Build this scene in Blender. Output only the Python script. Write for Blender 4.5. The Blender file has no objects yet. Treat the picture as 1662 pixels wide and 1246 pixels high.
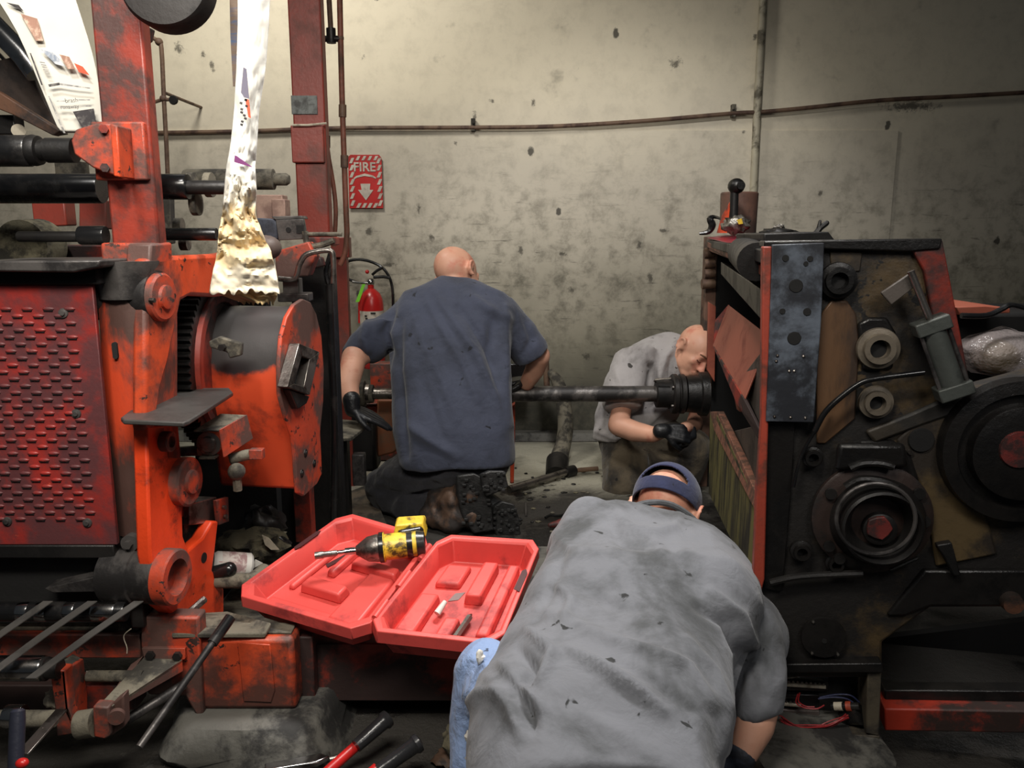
import bpy, bmesh, math, random
import numpy as np
from mathutils import Vector, Matrix, noise
V = Vector
random.seed(7)
SC = bpy.context.scene
COL = SC.collection
# ---------------------------------------------------------------- camera
H = 1.25; PITCH = math.radians(10.7); F = 1304.0
cd = bpy.data.cameras.new('camera'); cam = bpy.data.objects.new('camera', cd); COL.objects.link(cam)
cd.sensor_width = 36; cd.lens = F/1662*36; cd.clip_start = 0.02
cam.location = (0, 0, H); cam.rotation_euler = (math.pi/2-PITCH, 0, 0)
SC.camera = cam
# ---------------------------------------------------------------- world, lights, exposure
w = bpy.data.worlds.new('world'); SC.world = w; w.use_nodes = True
w.node_tree.nodes['Background'].inputs[0].default_value = (0.8, 0.9, 1.0, 1)
w.node_tree.nodes['Background'].inputs[1].default_value = 0.032
def area(name, loc, target, sx, sy, power, col, spread=180):
    l = bpy.data.lights.new(name, 'AREA'); l.shape = 'RECTANGLE'; l.size = sx; l.size_y = sy
    l.energy = power; l.color = col; l.spread = math.radians(spread)
    o = bpy.data.objects.new(name, l); COL.objects.link(o); o.location = loc
    o.rotation_euler = (V(target)-V(loc)).to_track_quat('-Z', 'Y').to_euler()
    return o
def spot(name, loc, target, angle, blend, power, col, r=.1):
    l = bpy.data.lights.new(name, 'SPOT'); l.spot_size = math.radians(angle); l.spot_blend = blend
    l.energy = power; l.color = col; l.shadow_soft_size = r
    o = bpy.data.objects.new(name, l); COL.objects.link(o); o.location = loc
    o.rotation_euler = (V(target)-V(loc)).to_track_quat('-Z', 'Y').to_euler()
    return o
area('press_side_lamp', (-0.45, 0.45, 2.35), (-0.85, 2.2, 0.7), 1.3, 0.3, 27, (1.0, 0.94, 0.84), 120)
spot('newsprint_fill', (-0.95, 0.9, 2.75), (-.95, 1.95, 1.55), 50, .8, 75, (1.0, 0.97, 0.92), .08)  # added spot that overbrightens the newsprint; no fixture seen
spot('wall_fade_spot', (-1.3, 3.3, 3.3), (-.9, 4.8, 1.5), 150, 1.0, 150, (1.0, 0.955, 0.87), .3)  # added off-frame spot; its falloff leaves the wall's upper right dark
spot('lower_wall_fill', (0.3, 1.9, 3.1), (0.75, 4.7, .8), 57, .8, 190, (1.0, 0.97, 0.93), .2)  # added fill spot; its cone stays off the upper right to keep that dark
area('near_aisle_lamp', (0.35, 2.25, 3.0), (0.1, 1.6, 0.4), 0.9, 0.25, 24, (1.0, 0.97, 0.94), 100)
area('right_press_fill', (0.9, -0.3, 2.3), (1.05, 1.7, .5), .6, .6, 5, (1.0, 0.96, 0.92), 110)  # added fill behind the camera to lift the wiring box and right press
SC.view_settings.view_transform = 'Standard'; SC.view_settings.look = 'None'
SC.view_settings.gamma = 1; SC.view_settings.exposure = 0.0; SC.view_settings.use_curve_mapping = False
# ---------------------------------------------------------------- pixel <-> world
CP, SP = math.cos(PITCH), math.sin(PITCH)
CAM = V((0, 0, H))
def ray(px, py):
    return V((px-831, F*CP+(623-py)*SP, -F*SP+(623-py)*CP))
def P(px, py, Y):
    d = ray(px, py); return CAM+d*(Y/d.y)
def G0(px, py, z=0.0):
    d = ray(px, py); return CAM+d*((z-H)/d.z)
def on(px, py, pl):
    d = ray(px, py); o, n = pl; return CAM+d*((o-CAM).dot(n)/d.dot(n))
def R(px, Y): return px*Y/F
def proj(a):
    q = a-np.array([0, 0, H]); f = q[:, 1]*CP-q[:, 2]*SP; u = q[:, 1]*SP+q[:, 2]*CP
    return 831+F*q[:, 0]/f, 623-F*u/f
t8 = math.radians(8)
LS = (V((-.81, 1.8, 0)), V((math.cos(t8), -math.sin(t8), 0)))
ta = math.radians(10.9)
RF = (V((.526, 1.70, 0)), V((-math.sin(ta), -math.cos(ta), 0)))
RS = (V((.526, 1.70, 0)), V((-math.cos(ta), math.sin(ta), 0)))
def YP(y): return (V((0, y, 0)), V((0, -1, 0)))
def off(pl, d): return (pl[0]+pl[1]*d, pl[1])
def ZP(z): return (V((0, 0, z)), V((0, 0, 1)))
X, Yv, Z = V((1, 0, 0)), V((0, 1, 0)), V((0, 0, 1))
# ---------------------------------------------------------------- materials
def s2l(c): return tuple((x/12.92 if x <= .04045 else ((x+.055)/1.055)**2.4) for x in c)
def rgb(r, g, b): return s2l((r/255, g/255, b/255))+(1,)
class NT:
    def __init__(s, name):
        s.m = bpy.data.materials.new(name); s.m.use_nodes = True
        s.t = s.m.node_tree; s.b = s.t.nodes['Principled BSDF']
    def n(s, ty, **k):
        x = s.t.nodes.new(ty)
        for a, v in k.items():
            if isinstance(a, str) and hasattr(x, a): setattr(x, a, v)
        return x
    def l(s, a, b): s.t.links.new(a, b)
    def noise(s, vec, scale, detail=6, rough=.6, dist=0):
        x = s.n('ShaderNodeTexNoise'); s.l(vec, x.inputs['Vector'])
        x.inputs['Scale'].default_value = scale; x.inputs['Detail'].default_value = detail
        x.inputs['Roughness'].default_value = rough; x.inputs['Distortion'].default_value = dist*.35
        return x.outputs['Fac']
    def ramp(s, fac, lo, hi, a=0., b=1.):
        x = s.n('ShaderNodeMapRange'); x.interpolation_type = 'SMOOTHSTEP'
        s.l(fac, x.inputs['Value']); x.inputs['From Min'].default_value = lo; x.inputs['From Max'].default_value = hi
        x.inputs['To Min'].default_value = a; x.inputs['To Max'].default_value = b
        return x.outputs['Result']
    def mix(s, f, a, b):
        x = s.n('ShaderNodeMix'); x.data_type = 'RGBA'
        for i, v in ((0, f), (6, a), (7, b)):
            if hasattr(v, 'links'): s.l(v, x.inputs[i])
            else: x.inputs[i].default_value = v
        return x.outputs[2]
    def math(s, op, a, b=0.):
        x = s.n('ShaderNodeMath'); x.operation = op
        for i, v in enumerate((a, b)):
            if hasattr(v, 'links'): s.l(v, x.inputs[i])
            else: x.inputs[i].default_value = v
        return x.outputs[0]
    def coord(s, kind='Object', stretch=(1, 1, 1), rot=(0, 0, 0)):
        c = s.n('ShaderNodeTexCoord'); mp = s.n('ShaderNodeMapping')
        s.l(c.outputs[kind], mp.inputs[0]); mp.inputs['Scale'].default_value = stretch
        mp.inputs['Rotation'].default_value = rot
        return mp.outputs[0]
    def set(s, color=None, rough=None, metal=None, bump=None, bs=.3, bd=.01):
        for k, v in (('Base Color', color), ('Roughness', rough), ('Metallic', metal)):
            if v is None: continue
            if hasattr(v, 'links'): s.l(v, s.b.inputs[k])
            else: s.b.inputs[k].default_value = v
        if bump is not None:
            x = s.n('ShaderNodeBump'); s.l(bump, x.inputs['Height'])
            x.inputs['Strength'].default_value = bs; x.inputs['Distance'].default_value = bd
            s.l(x.outputs[0], s.b.inputs['Normal'])
MATS = {}
def mat(name, base, rough=.5, metal=0., grime=None, amt=.4, scale=5, stretch=(1, 1, 1), bs=.25, bscale=60,
        fleck=None, famt=.25, fscale=40, spec=None):
    if name in MATS: return MATS[name]
    t = NT(name); v = t.coord('Object', stretch)
    c = base; r = rough
    nb = t.noise(v, bscale, 5, .65)
    v0 = t.noise(v, scale*.6, 3, .5)
    c = t.mix(t.ramp(v0, .3, .7), tuple(x*.72 for x in base[:3])+(1,), base)
    if fleck is not None:
        nf = t.noise(v, fscale, 4, .7, .4)
        c = t.mix(t.ramp(nf, .72-.3*famt, .76-.3*famt), c, fleck)
    if grime is not None:
        ng = t.noise(v, scale, 9, .66, .6); c0 = .72-.42*amt
        m = t.ramp(ng, c0-.07, c0+.09)
        c = t.mix(m, c, grime)
        r = t.ramp(m, 0, 1, rough, min(1, rough+.12))
    t.set(c, r, metal, nb, bs, .004)
    if spec is not None: t.b.inputs['Specular IOR Level'].default_value = spec
    MATS[name] = t.m
    return t.m
BLK = rgb(34, 32, 32); DGR = rgb(62, 60, 60)
m_or = mat('orange_paint', rgb(210, 78, 42), .42, 0, rgb(86, 52, 44), .5, 4.5, fleck=rgb(52, 38, 34), famt=.3, fscale=30)
m_or2 = mat('orange_paint_worn', rgb(196, 72, 44), .45, 0, rgb(84, 60, 54), .6, 6, fleck=rgb(48, 36, 34), famt=.4, fscale=26)
m_ordk = mat('orange_paint_greasy', rgb(150, 48, 32), .5, 0, rgb(48, 34, 32), .62, 5)
m_guard = mat('red_guard_paint', rgb(160, 50, 44), .4, 0, rgb(86, 46, 48), .62, 4, fleck=rgb(215, 90, 62), famt=.1, fscale=22)
m_post = mat('red_post_paint', rgb(142, 58, 46), .45, 0, rgb(96, 56, 48), .45, 3)
m_colm = mat('column_paint', rgb(146, 54, 40), .4, 0, rgb(70, 44, 40), .62, 6)
m_grey = mat('greasy_steel', rgb(98, 94, 92), .38, .5, rgb(44, 42, 42), .5, 9)
m_dark = mat('dark_greasy_iron', rgb(40, 38, 37), .42, .3, rgb(20, 19, 19), .5, 7)
m_dust = mat('dusty_iron', rgb(112, 106, 92), .8, 0, rgb(50, 47, 42), .5, 12, bs=.6)
m_chrome = mat('chrome', rgb(200, 198, 196), .16, 1, rgb(110, 105, 102), .35, 9, bs=.05)
m_black = mat('black_rubber', rgb(24, 24, 25), .22, 0, rgb(40, 38, 37), .4, 8, bs=.05)
m_void = mat('void_black', rgb(14, 13, 13), .8)  # flat black painted in for the dark inside holes and hollow machinery
m_steel = mat('worn_steel', rgb(150, 144, 138), .3, .9, rgb(70, 64, 60), .45, 14)
m_tan = mat('tan_paint_oiled', rgb(84, 68, 44), .5, 0, rgb(22, 19, 17), .68, 3.2, bs=.4, fleck=rgb(16, 14, 13), famt=.5, fscale=14)
m_tan2 = mat('tan_paint_plain', rgb(92, 76, 50), .5, 0, rgb(38, 31, 24), .55, 5)
m_oil = mat('oily_black_iron', rgb(34, 32, 31), .3, .2, rgb(16, 15, 15), .5, 9, bs=.5, bscale=35)
m_blgr = mat('blue_grey_plate', rgb(104, 112, 124), .42, .2, rgb(36, 38, 44), .55, 6, bs=.15)
m_pink = mat('faded_red_sheet', rgb(168, 92, 72), .5, 0, rgb(130, 66, 52), .4, 4, bs=.08)
m_green = mat('grimy_yellow_board', rgb(118, 112, 66), .7, 0, rgb(40, 36, 24), .55, 5, stretch=(2.5, 2.5, .5), bs=.3)
m_conc = mat('oily_concrete', rgb(104, 102, 96), .6, 0, rgb(40, 39, 38), .5, 7, bs=1., bscale=14)
m_case = mat('red_case_plastic', rgb(228, 84, 78), .45, 0, rgb(150, 54, 54), .34, 6, bs=.1, fleck=rgb(80, 34, 36), famt=.12, fscale=14)
m_yel = mat('yellow_plastic', rgb(232, 196, 60), .4, 0, rgb(70, 56, 26), .42, 26)
m_pipe = mat('brown_conduit', rgb(112, 88, 70), .6, 0, rgb(70, 50, 42), .5, 9)
m_pipe2 = mat('red_brown_conduit', rgb(140, 84, 66), .55, 0, rgb(80, 56, 42), .5, 6)
m_skin = mat('skin', rgb(218, 164, 138), .5, 0, rgb(196, 126, 104), .4, 7, bs=.12, bscale=160)
m_skin2 = mat('dirty_skin', rgb(196, 134, 110), .5, 0, rgb(120, 84, 70), .5, 9, bs=.15, bscale=120)
m_glove = mat('black_glove', rgb(30, 31, 34), .35, 0, rgb(18, 18, 20), .4, 14, bs=.4, bscale=90)
m_white = mat('white_paint', rgb(225, 222, 215), .6)
m_red = mat('red_gloss', rgb(200, 36, 34), .3, 0, rgb(120, 26, 26), .25, 8, bs=.05)
m_blackplain = mat('black_print', rgb(26, 26, 30), .6)
m_lime = mat('lime_tag', rgb(140, 235, 60), .6)
m_brown = mat('brown_leather', rgb(92, 70, 56), .6, 0, rgb(40, 34, 32), .55, 14, bs=.4)
m_sole = mat('boot_rubber', rgb(46, 46, 46), .4, 0, rgb(22, 22, 22), .5, 18, bs=1., bscale=50)
m_wire_r = mat('red_wire', rgb(170, 44, 48), .4)
m_wire_b = mat('blue_wire', rgb(40, 46, 80), .4)
m_cream = mat('cream_plastic', rgb(200, 190, 170), .5, 0, rgb(120, 110, 95), .4, 20)
m_rag = mat('soiled_rag', rgb(110, 104, 84), .9, 0, rgb(40, 38, 32), .5, 12, bs=.8)
def cloth(name, base, dirt, amt, scale, wr=18, bs=.25):
    t = NT(name); v = t.coord('Object')
    ng = t.noise(v, scale, 7, .6, .8); c0 = .72-.4*amt
    c = t.mix(t.ramp(ng, c0-.12, c0+.14), base, dirt)
    sp = t.noise(v, scale*5, 3, .5, 1.2)
    c = t.mix(t.ramp(sp, .69, .73), c, tuple(x*.4 for x in dirt[:3])+(1,))
    h = t.math('ADD', t.math('MULTIPLY', t.noise(v, wr, 4, .5, 1.), 1.), t.math('MULTIPLY', t.noise(v, 900, 2, .5), .05))
    t.set(c, .92, 0, h, bs*1.6, .02)
    t.b.inputs['Sheen Weight'].default_value = .15
    MATS[name] = t.m; return t.m
m_navy = cloth('navy_cotton', rgb(60, 65, 82), rgb(40, 44, 56), .4, 3)
m_gshirt = cloth('grey_cotton_oily', rgb(108, 110, 116), rgb(62, 64, 66), .45, 5)
m_lshirt = cloth('light_grey_cotton', rgb(160, 156, 156), rgb(96, 92, 90), .28, 5)
m_trk = cloth('black_work_trousers', rgb(44, 44, 50), rgb(28, 28, 32), .5, 6, bs=.4)
m_trb = cloth('brown_work_trousers', rgb(84, 74, 58), rgb(36, 32, 28), .55, 7, bs=.4)
m_jean = cloth('worn_blue_jeans', rgb(128, 150, 190), rgb(98, 114, 150), .45, 12, 30, .4)
m_cap = cloth('navy_cap_cloth', rgb(40, 46, 78), rgb(32, 36, 62), .4, 8, 60, .1)
# ---------------------------------------------------------------- geometry
def basis(n):
    n = n.normalized(); a = n.cross(Z) if abs(n.z) < .9 else n.cross(X)
    a.normalize(); return a, n.cross(a).normalized()
class G:
    def __init__(s): s.v = []; s.f = []; s.mi = []
    def add(s, vs, fs, mi=0):
        b = len(s.v); s.v += [V(x) for x in vs]
        s.f += [tuple(i+b for i in q) for q in fs]; s.mi += [mi]*len(fs); return s
    def prism(s, pts, ext, mi=0):
        n = len(pts); pts = [V(p) for p in pts]; ext = V(ext)
        fs = [tuple(range(n)), tuple(reversed(range(n, 2*n)))]
        fs += [(i, (i+1) % n+0, (i+1) % n+n, i+n) for i in range(n)]
        return s.add(pts+[p+ext for p in pts], fs, mi)
    def poly(s, px, pl, th, mi=0):       # outline read off the photo, put on its real plane, th thick away from the viewer
        return s.prism([on(a, b, pl) for a, b in px], -pl[1]*th, mi)
    def box(s, c, a, b, d, mi=0):
        c, a, b, d = V(c), V(a), V(b), V(d)
        vs = [c+a*i+b*j+d*k for i in (-1, 1) for j in (-1, 1) for k in (-1, 1)]
        return s.add(vs, [(0, 1, 3, 2), (4, 6, 7, 5), (0, 4, 5, 1), (2, 3, 7, 6), (0, 2, 6, 4), (1, 5, 7, 3)], mi)
    def aabb(s, p0, p1, mi=0):
        p0, p1 = V(p0), V(p1); c = (p0+p1)/2; h = (p1-p0)/2
        return s.box(c, (h.x, 0, 0), (0, h.y, 0), (0, 0, h.z), mi)
    def lathe(s, o, ax, prof, n=32, mi=0, caps=True):
        o, ax = V(o), V(ax).normalized(); a, b = basis(ax); vs = []; fs = []
        for t, r in prof:
            for i in range(n):
                q = 2*math.pi*i/n; vs.append(o+ax*t+(a*math.cos(q)+b*math.sin(q))*max(r, 1e-5))
        for k in range(len(prof)-1):
            for i in range(n): j = (i+1) % n; fs.append((k*n+i, k*n+j, k*n+n+j, k*n+n+i))
        if caps: fs.append(tuple(range(n))); fs.append(tuple((len(prof)-1)*n+i for i in range(n)))
        return s.add(vs, fs, mi)
    def cyl(s, p0, p1, r0, r1=None, n=24, mi=0):
        p0, p1 = V(p0), V(p1); r1 = r0 if r1 is None else r1
        return s.lathe(p0, p1-p0, [(0, r0), ((p1-p0).length, r1)], n, mi)
    def tube(s, pts, r, n=10, mi=0, smooth=4, closed=False):
        pts = [V(p) for p in pts]; rs = r if isinstance(r, (list, tuple)) else [r]*len(pts)
        if smooth and len(pts) > 2:
            q = []; qr = []; L = len(pts); m = L if closed else L-1
            for i in range(m):
                g = (lambda k: pts[k % L]) if closed else (lambda k: pts[min(max(k, 0), L-1)])
                p0, p1, p2, p3 = g(i-1), g(i), g(i+1), g(i+2)
                for j in range(smooth):
                    t = j/smooth
                    q.append(.5*((2*p1)+(p2-p0)*t+(2*p0-5*p1+4*p2-p3)*t*t+(3*p1-3*p2+p3-p0)*t**3))
                    qr.append(rs[i]*(1-t)+rs[(i+1) % L]*t)
            if not closed: q.append(pts[-1]); qr.append(rs[-1])
            pts, rs = q, qr
        vs = []; fs = []; L = len(pts); a = None
        for i, p in enumerate(pts):
            if closed: d = pts[(i+1) % L]-pts[i-1]
            else: d = pts[min(i+1, L-1)]-pts[max(i-1, 0)]
            d.normalize()
            if a is None: a, _ = basis(d)
            a = (a-d*a.dot(d)).normalized(); b = d.cross(a)
            for k in range(n):
                c = 2*math.pi*k/n; vs.append(p+(a*math.cos(c)+b*math.sin(c))*rs[i])
        for i in range(L if closed else L-1):
            for k in range(n):
                j = (k+1) % n; i2 = (i+1) % L
                fs.append((i*n+k, i*n+j, i2*n+j, i2*n+k))
        if not closed: fs.append(tuple(range(n))); fs.append(tuple((L-1)*n+k for k in range(n)))
        return s.add(vs, fs, mi)
    def ball(s, c, ax, ay, az, n=16, mi=0):
        c = V(c); ax, ay, az = V(ax), V(ay), V(az); m = n//2; vs = [c+az]; fs = []
        for i in range(1, m):
            t = math.pi*i/m
            for k in range(n):
                q = 2*math.pi*k/n
                vs.append(c+ax*(math.sin(t)*math.cos(q))+ay*(math.sin(t)*math.sin(q))+az*math.cos(t))
        vs.append(c-az); e = len(vs)-1
        for k in range(n): fs.append((0, 1+k, 1+(k+1) % n)); fs.append((e, e-n+(k+1) % n, e-n+k))
        for i in range(m-2):
            for k in range(n):
                j = (k+1) % n; fs.append((1+i*n+k, 1+i*n+n+k, 1+i*n+n+j, 1+i*n+j))
        return s.add(vs, fs, mi)
    def sph(s, c, r, n=14, mi=0): return s.ball(c, X*r, Yv*r, Z*r, n, mi)
    def limb(s, pr, n=16):               # tapered rounded chain of (point, radius)
        for i, (p, r) in enumerate(pr):
            s.sph(p, r, n)
            if i: s.cyl(pr[i-1][0], p, pr[i-1][1], r, n)
        return s
    def loft(s, rings, n=32, mi=0, e=2.3):   # rings: (centre, u, v) half axes
        vs = []; fs = []
        for c, u, v in rings:
            for k in range(n):
                q = 2*math.pi*k/n; cc, ss = math.cos(q), math.sin(q)
                vs.append(V(c)+u*(math.copysign(abs(cc)**(2/e), cc))+v*(math.copysign(abs(ss)**(2/e), ss)))
        for i in range(len(rings)-1):
            for k in range(n): j = (k+1) % n; fs.append((i*n+k, i*n+j, i*n+n+j, i*n+n+k))
        fs.append(tuple(range(n))); fs.append(tuple((len(rings)-1)*n+k for k in range(n)))
        return s.add(vs, fs, mi)
def rootloc(o): return o.location.copy() if o is not None else V((0, 0, 0))
def root_of(o):
    while o.parent: o = o.parent
    return o
def build(name, g, m, parent=None, bev=0., ang=38, sub=0, origin=None, fix=True, label=None):
    mats = m if isinstance(m, (list, tuple)) else [m]
    me = bpy.data.meshes.new(name)
    if parent is not None: o3 = root_of(parent).location.copy()
    elif origin is not None: o3 = V(origin)
    else:
        xs = [p.x for p in g.v]; ys = [p.y for p in g.v]; zs = [p.z for p in g.v]
        o3 = V(((min(xs)+max(xs))/2, (min(ys)+max(ys))/2, min(zs)))
    me.from_pydata([p-o3 for p in g.v], [], g.f)
    for x in mats: me.materials.append(x)
    me.polygons.foreach_set('material_index', g.mi)
    if fix:
        bm = bmesh.new(); bm.from_mesh(me); bmesh.ops.recalc_face_normals(bm, faces=bm.faces); bm.to_mesh(me); bm.free()
    if ang > 0:
        me.polygons.foreach_set('use_smooth', [True]*len(me.polygons)); me.set_sharp_from_angle(angle=math.radians(ang))
    o = bpy.data.objects.new(name, me); COL.objects.link(o)
    if parent is not None: o.parent = parent
    else: o.location = o3
    if bev > 0:
        b = o.modifiers.new('bevel', 'BEVEL'); b.width = bev; b.segments = 2; b.limit_method = 'ANGLE'; b.angle_limit = math.radians(40)
        b.harden_normals = False
    if sub:
        b = o.modifiers.new('sub', 'SUBSURF'); b.levels = b.render_levels = sub
    if label: o['label'] = label
    return o
def blob(name, g, m, parent, vox=.01, smooth=4, disp=None, origin=None, label=None):
    """one continuous skin grown over overlapping shapes"""
    me = bpy.data.meshes.new('tmp'); me.from_pydata(g.v, [], g.f)
    bm = bmesh.new(); bm.from_mesh(me); bmesh.ops.recalc_face_normals(bm, faces=bm.faces); bm.to_mesh(me); bm.free()
    o = bpy.data.objects.new('tmp', me); COL.objects.link(o)
    r = o.modifiers.new('r', 'REMESH'); r.mode = 'VOXEL'; r.voxel_size = vox
    if smooth:
        sm = o.modifiers.new('s', 'SMOOTH'); sm.iterations = smooth; sm.factor = .5
    dg = bpy.context.evaluated_depsgraph_get(); ev = o.evaluated_get(dg)
    nm = bpy.data.meshes.new_from_object(ev); bpy.data.objects.remove(o); bpy.data.meshes.remove(me)
    nm.name = name; n = len(nm.vertices)
    co = np.empty(n*3, 'f'); nm.vertices.foreach_get('co', co); co = co.reshape(-1, 3).astype('d')
    if disp is not None:
        no = np.empty(n*3, 'f'); nm.vertices.foreach_get('normal', no); no = no.reshape(-1, 3)
        co += no*disp(co, no)[:, None]
    if parent is not None: o3 = root_of(parent).location.copy()
    else: o3 = V(origin) if origin is not None else V((co[:, 0].mean(), co[:, 1].mean(), co[:, 2].min()))
    co -= np.array(o3); nm.vertices.foreach_set('co', co.astype('f').ravel())
    nm.materials.clear(); nm.materials.append(m)
    nm.polygons.foreach_set('use_smooth', [True]*len(nm.polygons)); nm.update()
    ob = bpy.data.objects.new(name, nm); COL.objects.link(ob)
    if parent is not None: ob.parent = parent
    else: ob.location = o3
    if label: ob['label'] = label
    return ob
def folds(strokes, base=.0, nscale=6, stretch=(1, 1, 1)):
    """strokes: (polyline in photo pixels, half width px, height m); real relief raised on the cloth"""
    def f(co, no):
        px, py = proj(co); d = np.zeros(len(co))
        face = (no*(co-np.array([0, 0, H]))).sum(1) < 0
        for pts, wd, a in strokes:
            best = np.full(len(co), 1e9); tt = np.zeros(len(co)); L = len(pts)-1
            for i in range(L):
                ax, ay = pts[i]; bx, by = pts[i+1]; vx, vy = bx-ax, by-ay; q = vx*vx+vy*vy
                t = np.clip(((px-ax)*vx+(py-ay)*vy)/q, 0, 1)
                dd = np.hypot(px-ax-t*vx, py-ay-t*vy); k = dd < best
                best[k] = dd[k]; tt[k] = (i+t[k])/L
            tap = np.sqrt(np.clip(np.sin(np.pi*np.clip(tt*.9+.05, 0, 1)), 0, 1))
            d += np.where(face, a*tap*np.exp(-(best/wd)**2), 0)
        if base:
            sx, sy, sz = stretch
            nz = np.array([abs(noise.noise(V((c[0]*sx*nscale, c[1]*sy*nscale, c[2]*sz*nscale)))) for c in co])
            d += base*(1-2.2*nz)
        return d
    return f
def thing(name, label, cat, loc, group=None):
    o = bpy.data.objects.new(name, None); COL.objects.link(o); o.location = loc; o.empty_display_size = .05
    o['label'] = label; o['category'] = cat
    if group: o['group'] = group
    return o
def tag(o, label, cat, group=None, kind=None):
    o['label'] = label; o['category'] = cat
    if group: o['group'] = group
    if kind: o['kind'] = kind
    return o
def ringp(L, Rr, py, Y, dep, pyr=None):
    pyr = py if pyr is None else pyr
    a, b = P(L, py, Y), P(Rr, pyr, Y); return [(a+b)/2, (b-a)/2, dep]
def rings(lst):
    """turn (centre, u, depth) rows into loft rings square to the spine"""
    r = [ringp(*q) for q in lst]; out = []
    for i, (c, u, d) in enumerate(r):
        t = (r[min(i+1, len(r)-1)][0]-r[max(i-1, 0)][0]).normalized()
        v = t.cross(u).normalized(); out.append((c, u, v*d))
    return out
def text_g(s, o, u, v, height, depth=.0008, bold=False):
    cu = bpy.data.curves.new('t', 'FONT'); cu.body = s; cu.size = 1; cu.extrude = 0; cu.align_x = 'CENTER'; cu.align_y = 'CENTER'
    if bold: cu.offset = .02
    ob = bpy.data.objects.new('t', cu); COL.objects.link(ob)
    me = bpy.data.meshes.new_from_object(ob.evaluated_get(bpy.context.evaluated_depsgraph_get()))
    g = G(); n = u.cross(v).normalized()
    g.add([V(o)+u*(p.co.x*height/.7)+v*(p.co.y*height/.7) for p in me.vertices], [tuple(q.vertices) for q in me.polygons])
    bpy.data.objects.remove(ob); bpy.data.curves.remove(cu); bpy.data.meshes.remove(me)
    return g
# ================================================================ setting
WALLY = 4.8
def struct(o): o['kind'] = 'structure'; return o
t = NT('grimy_plaster_wall'); v = t.coord('Object')
sx = t.n('ShaderNodeSeparateXYZ'); t.l(v, sx.inputs[0]); zz = sx.outputs[2]; xx = sx.outputs[0]
big = t.noise(v, 1.6, 5, .6); fine = t.noise(v, 9, 8, .7, .5)
vs_ = t.coord('Object', (.6, 1, 6)); streak = t.noise(vs_, 7, 6, .7, 1.5)
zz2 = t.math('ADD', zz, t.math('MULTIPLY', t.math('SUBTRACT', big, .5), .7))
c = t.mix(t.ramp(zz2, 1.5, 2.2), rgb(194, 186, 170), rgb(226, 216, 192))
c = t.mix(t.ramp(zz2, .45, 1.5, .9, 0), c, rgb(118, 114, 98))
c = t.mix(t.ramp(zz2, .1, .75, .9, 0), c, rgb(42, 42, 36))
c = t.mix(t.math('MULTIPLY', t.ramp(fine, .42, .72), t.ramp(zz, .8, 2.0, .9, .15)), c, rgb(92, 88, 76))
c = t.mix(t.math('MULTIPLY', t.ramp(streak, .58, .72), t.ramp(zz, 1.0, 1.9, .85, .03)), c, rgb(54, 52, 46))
vo = t.n('ShaderNodeTexVoronoi'); vm = t.coord('Object', (1, 1, .62), (0, .4, 0)); t.l(vm, vo.inputs['Vector']); vo.inputs['Scale'].default_value = 4.2
vo.inputs['Randomness'].default_value = 1
spd = t.math('ADD', vo.outputs['Distance'], t.math('MULTIPLY', t.math('SUBTRACT', t.noise(v, 22, 5, .7), .5), .16))
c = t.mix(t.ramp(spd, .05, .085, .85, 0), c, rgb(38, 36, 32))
sm = t.noise(v, 6, 4, .6, .3)
c = t.mix(t.ramp(sm, .6, .78, 0, .45), c, rgb(84, 80, 70))
wob = t.math('MULTIPLY', t.math('SUBTRACT', t.noise(v, 26, 7, .8), .47), 5.0)
for px_, py_, rx_, ry_ in ((290, 78, 8, 10), (330, 90, 4, 6), (345, 108, 4, 11), (1098, 103, 11, 8), (1075, 374, 9, 3), (600, 375, 5, 7), (680, 340, 4, 9), (740, 232, 4, 5), (1037, 397, 4, 8), (1055, 449, 6, 10), (928, 470, 8, 7), (952, 578, 7, 8), (865, 168, 4, 7), (800, 165, 5, 4), (632, 430, 16, 4), (770, 192, 4, 11), (1480, 172, 46, 10), (845, 405, 4, 6), (912, 412, 7, 4), (1225, 60, 4, 5), (1330, 312, 4, 5), (700, 385, 5, 7)):  # wall stains; the wide upper-right smear also paints that dim corner darker
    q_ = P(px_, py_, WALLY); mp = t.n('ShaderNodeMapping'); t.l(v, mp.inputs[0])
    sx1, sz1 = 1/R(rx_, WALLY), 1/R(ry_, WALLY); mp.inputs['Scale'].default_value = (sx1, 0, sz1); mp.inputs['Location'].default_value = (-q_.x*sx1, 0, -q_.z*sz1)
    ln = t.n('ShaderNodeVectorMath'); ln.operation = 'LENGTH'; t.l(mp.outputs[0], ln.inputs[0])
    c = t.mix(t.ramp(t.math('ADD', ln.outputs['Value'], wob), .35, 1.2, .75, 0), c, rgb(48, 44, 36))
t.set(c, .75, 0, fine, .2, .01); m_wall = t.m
t = NT('oily_workshop_floor'); v = t.coord('Object')
sx = t.n('ShaderNodeSeparateXYZ'); t.l(v, sx.inputs[0])
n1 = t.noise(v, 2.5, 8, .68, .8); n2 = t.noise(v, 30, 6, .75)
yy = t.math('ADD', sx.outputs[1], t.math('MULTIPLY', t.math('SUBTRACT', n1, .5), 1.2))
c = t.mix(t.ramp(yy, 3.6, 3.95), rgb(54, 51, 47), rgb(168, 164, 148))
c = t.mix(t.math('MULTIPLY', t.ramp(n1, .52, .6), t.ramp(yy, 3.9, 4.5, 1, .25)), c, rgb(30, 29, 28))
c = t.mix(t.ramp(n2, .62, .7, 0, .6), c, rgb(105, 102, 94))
t.set(c, t.ramp(n1, .45, .6, .7, .3), 0, n2, .8, .012); m_floor = t.m
g = G(); g.aabb((-5, -3, -.1), (5, WALLY+.1, 0)); struct(build('floor', g, m_floor, ang=0, origin=(0, 0, 0)))
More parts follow.
